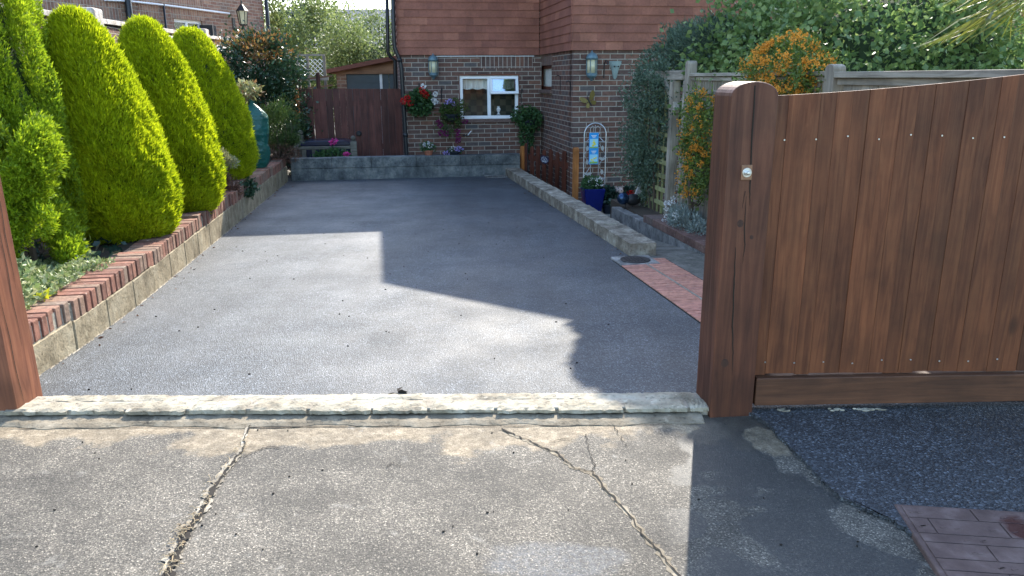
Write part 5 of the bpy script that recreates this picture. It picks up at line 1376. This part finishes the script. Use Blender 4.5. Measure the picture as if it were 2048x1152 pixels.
# local x runs from the corner towards the camera along the wall, local y away from the drive... wall face at y=0
def nloc(px, py):
    n = np.array([math.cos(azN), -math.sin(azN), 0]); c = n@np.array([cN[0], 21.0, 0]); w_ = hit(px, py, n, c)
    d = w_-np.array([cN[0], 21.0, -.6]); dx = np.array([-math.sin(azN), -math.cos(azN), 0]); return float(d@dx), float(d[2])
holes = []
wn_ = []
for (xa, ya, xb, yb) in ((285, 36, 312, 60), (348, 42, 405, 62)):
    a, z1_ = nloc(xb, yb*0+ya); b, _ = nloc(xa, ya); holes.append((a, b, z1_-1.2, z1_)); wn_.append((a, b, z1_-1.2, z1_))
mb = MB(); wall_rects(mb, 0, 0, 15, -.3, 6.0, holes, -.25, 'y') if False else None
mb = MB()
A_ = sorted({0, 16, *[h[0] for h in holes], *[h[1] for h in holes]}); Z_ = sorted({-.3, 6.0, *[h[2] for h in holes], *[h[3] for h in holes]})
for i in range(len(A_)-1):
    for k in range(len(Z_)-1):
        ca, cz = (A_[i]+A_[i+1])/2, (Z_[k]+Z_[k+1])/2
        if any(h[0] < ca < h[1] and h[2] < cz < h[3] for h in holes): continue
        mb.box((A_[i], -.25, Z_[k]), (A_[i+1], 0, Z_[k+1]))
mb.box((0, -7, -.3), (.25, -.25, 6.0)).box((.25, -7, -.3), (16, -6.8, 6)).box((.25, -3, -.3), (16, -2.8, 6)); mb.build('brick_wall', M_NBRICK, nb)
mb = MB()
for h in holes: mb.box((h[0]-.1, 0, h[3]), (h[1]+.1, .004, h[3]+.45))
a, z_ = nloc(170, 10); mb.box((a-.9, 0, z_-.3), (a+.9, .004, z_+.4)); mb.build('soldier_course', M_NSOLDIER, nb)
for h in wn_:
    mb = MB(); frame_rect(mb, h[0], h[1], h[2], h[3], -.12, -.06, .07); mb.box(((h[0]+h[1])/2-.035, -.118, h[2]+.07), ((h[0]+h[1])/2+.035, -.062, h[3]-.07)).box((h[0]+.07, -.116, h[3]-.42), (h[1]-.07, -.064, h[3]-.36))
    o = mb.build('window', M_UPVC, nb); MB().box((h[0]+.07, -.094, h[2]+.07), (h[1]-.07, -.09, h[3]-.07)).build('pane', M_GLASS, o)
mb = MB()
for (x, y0, y1, r) in ((245, -30, 60, .07), (323, 8, 70, .025), (524, -30, 40, .05)):
    a, z_ = nloc(x, y0); b, z2 = nloc(x+2, y1); mb.tube([(a, .08, max(z_, 5.9)), (a, .08, -.2)] if r > .03 else [(a, .05, z_), (a, .05, -.2)], r, 8)
mb.build('downpipe', M_BLACKP, nb, smooth=True)
p_ = [nloc(x, y) for x, y in ((205, 0), (250, 2), (323, 10), (455, 27))]
MB().tube([(a, .05, z) for a, z in p_], .022, 6).build('conduit', M_UPVC, nb)
mb = MB(); mb.prism([(-.4, 6.0), (7.4, 6.0), (3.5, 9.0)], -.4, 16.4, 'x') if False else mb.add([(-.4, .4, 6.0), (16, .4, 6.0), (16, -3.5, 9), (-.4, -3.5, 9), (-.4, -7.4, 6), (16, -7.4, 6)], [(0, 1, 2, 3), (3, 2, 5, 4), (0, 3, 4), (1, 5, 2), (0, 4, 5, 1)])
mb.build('roof', M_ROOF, nb)
a, z_ = nloc(466, 36)
ln2 = thing('wall_lantern', 'black carriage lantern on the neighbouring brick house', 'wall lantern', tuple(Vector((float(cN[0]), 21.0, -.6))+Matrix.Rotation(R(270)-azN, 3, 'Z') @ Vector((a, 0, z_))), R(90)-azN)
MB().box((-.05, -.02, -.3), (.05, 0, .0)).tube([(0, -.01, -.25), (0, -.2, -.3), (0, -.28, -.18)], .02, 6).build('bracket', M_IRON, ln2)
mb = MB().lathe([(.15, .15), (.05, .28), (.02, .31), (.02, .38), (.005, .42)], 6, (0, -.28, 0)).lathe([(.07, -.19), (.1, -.15)], 6, (0, -.28, 0))
for k in range(6): a_ = R(60*k); mb.tube([(.09*math.cos(a_), -.28+.09*math.sin(a_), -.15), (.13*math.cos(a_), -.28+.13*math.sin(a_), .15)], .01, 4)
mb.build('cage', M_IRON, ln2); MB().lathe([(.08, -.15), (.115, .15)], 6, (0, -.28, 0)).build('glass', M_LGLASS, ln2)
# flat felt roof edge between the wall and the neighbouring house
fr = thing('flat_roof_shed', 'low shed with dark felt roof edge behind the boundary wall', 'shed', **HOUSE)
q0, q1 = pv(415, 56, 17.0), pv(482, 56, 17.0)
mb = MB(); a = pu(330, 56, -5.2); b = pu(480, 55, -5.2)
MB().box((-5.1, 19.7, -.3), (-3.98, 21.4, 2.32)).build('wall', M_NBRICK, fr); MB().box((-5.2, 19.6, 2.32), (-3.9, 21.5, 2.60)).build('felt_roof', M_FELT, fr)

# ================================================================== FAR END: FENCE, RAILING, GARAGE, TREES
VF = 15.0
l_, r_x = pv(597, 178, VF), pv(815, 178, VF)
bf_ = thing('board_fence', 'dark red-brown close-board fence with gate and round knob', 'fence', **HOUSE)
mb = MB(); u = l_[0]; zt = l_[2]
ud = pv(705, 200, VF)[0]
while u < ud-.02: mb.box((u, VF+random.uniform(0, .014), -.34), (u+.114, VF+.02, zt+random.uniform(-.006, .006))); u += .121
mb.build('boards', M_BFENCE, bf_)
mb = MB(); u = ud+.01
while u < r_x[0]+.05: mb.box((u, VF-.002+random.uniform(0, .006), -.3), (u+.124, VF+.022, zt-.005+random.uniform(-.004, .004))); u += .127
dr_ = mb.build('door', M_BFENCE, bf_)
q = pv(718, 267, VF); MB().lathe([(.05, 0), (.05, .012), (.03, .02), (.03, .05), (.04, .06), (.03, .075)], 14).build('knob', M_IRON, dr_).location = (q[0], VF-.004, q[2]); dr_.children[0].rotation_euler = (R(90), 0, 0)
MB().box((l_[0]-.10, VF-.02, -.34), (l_[0]-.01, VF+.06, zt)).build('post', M_ORANGE, bf_)
for za in (.1, .9): MB().box((l_[0], VF+.024, za), (r_x[0], VF+.06, za+.1)).build('rail', M_BFENCE, bf_)
# low railing with ball finials
VR = 13.95
ra = thing('low_railing', 'old low timber railing with ball-topped posts behind the end wall', 'railing', **HOUSE)
def rp(px, topy):
    q = pv(px, topy, VR); 
    p_ = MB().box((q[0]-.055, VR-.055, -.34), (q[0]+.055, VR+.055, q[2]-.1)).box((q[0]-.06, VR-.06, q[2]-.28), (q[0]+.06, VR+.06, q[2]-.265)).build('post', M_RAILW, ra, bevel=.006)
    MB().lathe([(.03, -.1), (.045, -.09), (.03, -.08)], 12, (q[0], VR, q[2])).blob((q[0], VR, q[2]-.045), .045, 12, 8).build('ball_finial', M_RAILW, p_, smooth=True); return q
rq = rp(706, 271); lq = pv(600, 260, VR+.6)
z_r = pv(650, 295, VR)[2]
lu = pv(594, 296, VR)[0]
for za in (z_r-.03, -.1): MB().box((lu, VR-.035, za), (rq[0]-.055, VR+.035, za+.05)).build('rail', M_RAILW, ra, bevel=.004)
u = lu+.08
while u < rq[0]-.1: MB().box((u, VR-.02, -.05), (u+.07, VR+.02, z_r-.03)).build('baluster', M_RAILW, ra); u += .17
mb = MB().box((lu-.06, VR-.045, -.34), (lu+.0, VR+.045, z_r+.03)).bar((lu-.03, VR, z_r), (lu+.05, VR+.75, z_r+.06), .06, .05); mb.build('side_rail', M_RAILW, ra)
pb_ = MB().box((lq[0]-.05, VR+.55, -.34), (lq[0]+.05, VR+.65, lq[2]-.09)).build('post', M_RAILW, ra, bevel=.006); MB().blob((lq[0], VR+.6, lq[2]-.045), .047, 12, 8).build('ball_finial', M_RAILW, pb_, smooth=True)
q = pv(655, 283, 14.4)
bn = thing('storage_box', 'navy blue lidded garden box behind the low railing', 'storage box', W(q[0], 14.45, -.34), AL)
hz_ = q[2]+.34
MB().box((-.42, -.22, 0), (.40, .25, hz_-.06)).build('body', M_BLUELID, bn, bevel=.02); MB().prism([(-.46, hz_-.06), (.44, hz_-.06), (.42, hz_-.01), (.3, hz_+.03), (-.32, hz_+.03), (-.44, hz_-.01)], -.26, .29, 'y').build('lid', M_BLUELID, bn, bevel=.01)
fq = pv(664, 284, 14.15)
mp_ = thing('flowering_plant', 'leafy plant with bright pink flowers between railing and end wall', 'plant', W(pv(680, 300, 14.0)[0], 13.72, -.34), AL)
MB().tube([(0, 0, 0), (0, 0, .5)], .012, 5).tube([(0, 0, .4), (-.15, .0, .65)], .006, 5).build('stem', M_BARK, mp_)
bx = pv(680, 300, 14.0)[0]
MB().leaves(blob_leaves((-.1, 0, .42), (.35, .1, .14), 700, .06, .04, 81, .3)).build('foliage', L_GERAN, mp_)
pts = [(pv(x, y, 13.68)[0]-bx, -.05, pv(x, y, 13.68)[2]+.34) for x, y in ((665, 284), (669, 282), (690, 312), (694, 310))]
MB().leaves(flower_heads(pts, 34, .04, .04)).build('blossoms', P_PINK, mp_)

# garage
VG = 18.5
q0 = pv(672, 140, VG); q1 = pv(792, 178, VG); zg = pv(720, 146, VG)[2]; zt_ = pv(790, 115, VG)[2]; zl = pv(672, 138, VG)[2]
ga = thing('garage', 'garage with sloping brown fascia and dark grey up-and-over door beyond the fence', 'garage', **HOUSE)
ul, ur = q0[0], 3.2
pdr = pv(693, 160, VG)[0]
zdoor = pv(720, 148, VG)[2]
zr_ = lambda u: zl+(zt_-zl)*(u-ul)/(q1[0]-ul)
MB().box((ul, VG, -.4), (pdr, VG+.3, zdoor)).box((ul, VG+.3, -.4), (ul+.25, VG+4, zdoor)).prism([(ul, zdoor), (ur, zdoor), (ur, zr_(ur)-.1), (ul, zr_(ul)-.1)], VG+.05, VG+4, 'y').build('wall', M_NBRICK, ga)
d_ = MB().box((pdr, VG+.06, -.4), (pv(762, 160, VG)[0], VG+.1, zdoor-.002))
for k in range(9): d_.box((pdr+.01, VG+.045, -.3+k*.2), (pv(762, 160, VG)[0]-.01, VG+.06, -.3+k*.2+.17))
d_.build('door', M_GARAGE, ga)
mb = MB(); u = pv(765, 160, VG)[0]
while u < ur: mb.box((u, VG+.05, -.4), (u+.14, VG+.1, zdoor-.002)); u += .15
mb.build('side_panel', M_GARAGE, ga); MB().box((pv(762, 160, VG)[0]-.03, VG+.02, -.4), (pv(762, 160, VG)[0]+.03, VG+.11, zdoor-.002)).build('door_post', M_WHITE, ga)
MB().prism([(ul-.12, zdoor+.002), (ur, zdoor+.002), (ur, zr_(ur)-.06), (ul-.12, zr_(ul)-.06)], VG-.02, VG+.045, 'y').build('fascia', M_FASCIA, ga)
MB().prism([(ul-.2, zr_(ul-.2)-.06), (ur, zr_(ur)-.055), (ur, zr_(ur)+.05), (ul-.2, zr_(ul-.2)+.03)], VG-.25, VG+4, 'y').build('roof', plain('red_brown_roof_edge', (.20, .075, .05), .8, var=.2), ga)
# low fence by the garage + white lattice
VL = 17.5
lf = thing('lattice_fence', 'white diamond lattice fence panel beside the garage', 'fence', **HOUSE)
x0_, x1_ = pv(598, 150, VL)[0], pv(652, 150, VL)[0]; zb_, ztp = pv(620, 152, VL)[2], pv(620, 108, VL)[2]; ztp2 = pv(620, 118, VL)[2]
for px in (598, 617, 650): u = pv(px, 150, VL)[0]; MB().box((u-.03, VL-.03, -.4), (u+.03, VL+.03, ztp-.04)).build('post', M_GREYW, lf)
mb = MB(); s_ = .10
k = -12
while k < 24:
    for sg_ in (1, -1):
        ua = x0_+k*s_; ub_ = ua+(ztp2-zb_)*sg_; pa = [ua, zb_]; pb2 = [ub_, ztp2]
        # clip to the panel
        def clip(p, q):
            for lim_, cmp_ in ((x0_, 1), (x1_, -1)):
                if cmp_*(p[0]-lim_) < 0 and cmp_*(q[0]-lim_) < 0: return None
                if cmp_*(p[0]-lim_) < 0: t_ = (lim_-p[0])/(q[0]-p[0]); p = [lim_, p[1]+t_*(q[1]-p[1])]
                if cmp_*(q[0]-lim_) < 0: t_ = (lim_-p[0])/(q[0]-p[0]); q = [lim_, p[1]+t_*(q[1]-p[1])]
            return p, q
        c_ = clip(pa, pb2)
        if c_: mb.bar((c_[0][0], VL+.006*sg_, c_[0][1]), (c_[1][0], VL+.006*sg_, c_[1][1]), .01, .022, up=(0, 1, 0))
    k += 1
mb.build('lattice', M_WHITE, lf)
MB().box((x0_-.05, VL-.031, zb_-.09), (x1_+.05, VL+.02, zb_-.02)).build('rail', M_GREYWX, lf); MB().box((x0_, VL-.02, ztp-.04), (x1_, VL+.02, ztp)).build('rail', M_GREYWX, lf)
lb = thing('rail_fence', 'low brown post and rail fence catching the sun in front of the garage', 'fence', **HOUSE)
VB2 = 16.6
e0, e1 = pv(596, 160, VB2), pv(664, 152, VB2)
for dz in (0, -.18): MB().bar((e0[0], VB2, e0[2]+dz), (e1[0], VB2, e1[2]+dz), .03, .11, up=(0, 1, 0)).build('rail', M_FASCIA, lb)
for xa in (pv(636, 150, VB2)[0], e0[0]): MB().box((xa-.04, VB2-.06, -.4), (xa+.04, VB2-.06+.044, e0[2]+.14)).build('post', M_BFENCE, lb)

def tree(loc, H, crown, n, L, Wd, mat, label, name, seed, clump=70, group='trees beyond the garage'):
    t_ = thing(name, label, 'tree', loc, 0, group)
    mb = MB(); limbs(mb, (0, 0, 0), (random.uniform(-.3, .3), 0, H*.85), (crown[0]*.8, crown[1]*.8, H*.3), 14, .04*H/3); mb.build('trunk', M_BARK, t_)
    MB().leaves(blob_leaves((0, 0, H-crown[2]*.95), crown, n, L, Wd, seed, .35, .3, clump=clump, droop=.3)).leaves(blob_leaves((crown[0]*.2, 0, H-crown[2]*1.6), (crown[0]*.8, crown[1]*.8, crown[2]*.7), n//2, L, Wd, seed+1, .35, .3, clump=clump//2, droop=.3)).build('crown', mat, t_)
    return t_
def tpos(px, Y): 
    p = hit(px, 140, np.array([0, 1.0, 0]), Y); return (float(p[0]), Y, -.5)
tree(tpos(560, 23.5), 4.4, (1.0, 1.0, 1.9), 5200, .11, .06, L_BIRCH, 'mid green tree rising beside the neighbouring brick house', 'broadleaf_tree', 91)
tree(tpos(640, 25), 4.3, (1.2, 1.1, 1.6), 6200, .11, .06, L_BIRCH, 'pale airy tree above the white lattice panel', 'broadleaf_tree', 92)
tree(tpos(700, 22.5), 3.6, (1.15, 1.0, 1.5), 6200, .10, .055, L_BIRCH, 'sunlit pale tree directly behind the low end of the garage roof', 'broadleaf_tree', 93)
tree(tpos(762, 22), 2.9, (.6, .7, 1.1), 4200, .09, .035, L_DARKT, 'dark dense evergreen next to the house downpipe', 'evergreen_tree', 94)
tree(tpos(750, 27), 4.3, (1.1, 1.0, 1.4), 5200, .10, .04, L_BIRCH, 'pale feathery tree behind the dark evergreen', 'broadleaf_tree', 95)
tree(tpos(610, 32), 5.3, (2.2, 1.8, 2.5), 7000, .14, .08, L_DARKT, 'dark tree far back behind the pale ones', 'evergreen_tree', 96)
fh = thing('roofed_house', 'distant house with grey slate roof glimpsed through the trees', 'house', (-12.5, 42, -.5), 0)
MB().box((0, 0, 0), (11, 7, 3.4)).build('wall', M_NBRICK, fh); MB().prism([(-.4, 3.4), (7.4, 3.4), (3.5, 5.6)], -.4, 11.4, 'x').build('roof', plain('slate', (.10, .105, .12), .7, var=.2), fh)

# crown of the shading tree
mb = MB()
for c, r, n in (((-.62, .12, 4.55), (1.0, .85, .42), 26000), ((-.75, -.72, 4.55), (.92, .80, .34), 22000)): mb.leaves(blob_leaves(c, r, n, .075, .055, 101, .1, .2))
mb.build('crown', L_IVY, tz)

# bits lying about
q = wz(795, 788, .004)
o = MB().leaves(leaf_quads(np.array([[q[0], q[1], .006+.003*k] for k in range(5)]), rdir(5)*np.array([1, 1, .15]), .05, .03, .5)).build('dead_leaf', M_CRACK); tag(o, 'dark curled leaf on the near tarmac in front of the threshold', 'leaf')
mb = MB()
for k in range(40):
    p = (RNG.uniform(-2.0, 1.2), RNG.uniform(1.9, 3.0), -.027); mb.blob(p, (RNG.uniform(.002, .006), RNG.uniform(.002, .006), .003), 5, 4)
for k in range(60):
    u, v = RNG.uniform(-1.6, 1.8), RNG.uniform(3.5, 9); w_ = W(u, v, drive_z(v)+.002); mb.blob(w_, (RNG.uniform(.003, .008), RNG.uniform(.003, .007), .004), 5, 4)
o = mb.build('grit', M_CRACK); tag(o, 'dark crumbs and grit scattered over tarmac and pavement', 'grit', kind='stuff')
n = 90; P = []
for k in range(n):
    if k % 3: v = RNG.uniform(3.6, 13); P.append(W(float(lwu(v))+abs(RNG.normal())*.05+.01, v, drive_z(v)+.006))
    else: v = RNG.uniform(6, 13); P.append(W(1.96-abs(RNG.normal())*.05, v, drive_z(v)+.006))
o = MB().leaves(leaf_quads(np.array(P), rdir(n)*np.array([1, 1, .25]), RNG.uniform(.015, .04, n), .014, .6)).build('leaf_litter', L_BUNCH); tag(o, 'brown leaf litter along both edges of the drive', 'leaf litter', kind='stuff')
q = wz(1277, 836, -.03)
wd_ = thing('weed', 'tiny bright green weed at the foot of the threshold stones', 'weed', (float(q[0]), float(q[1]), -.028), 0)
MB().leaves(leaf_quads(RNG.normal(size=(24, 3))*.006, rdir(24)*np.array([1, 1, .4])+[0, 0, .3], .018, .01, .3)).build('leaves', L_GERAN, wd_)
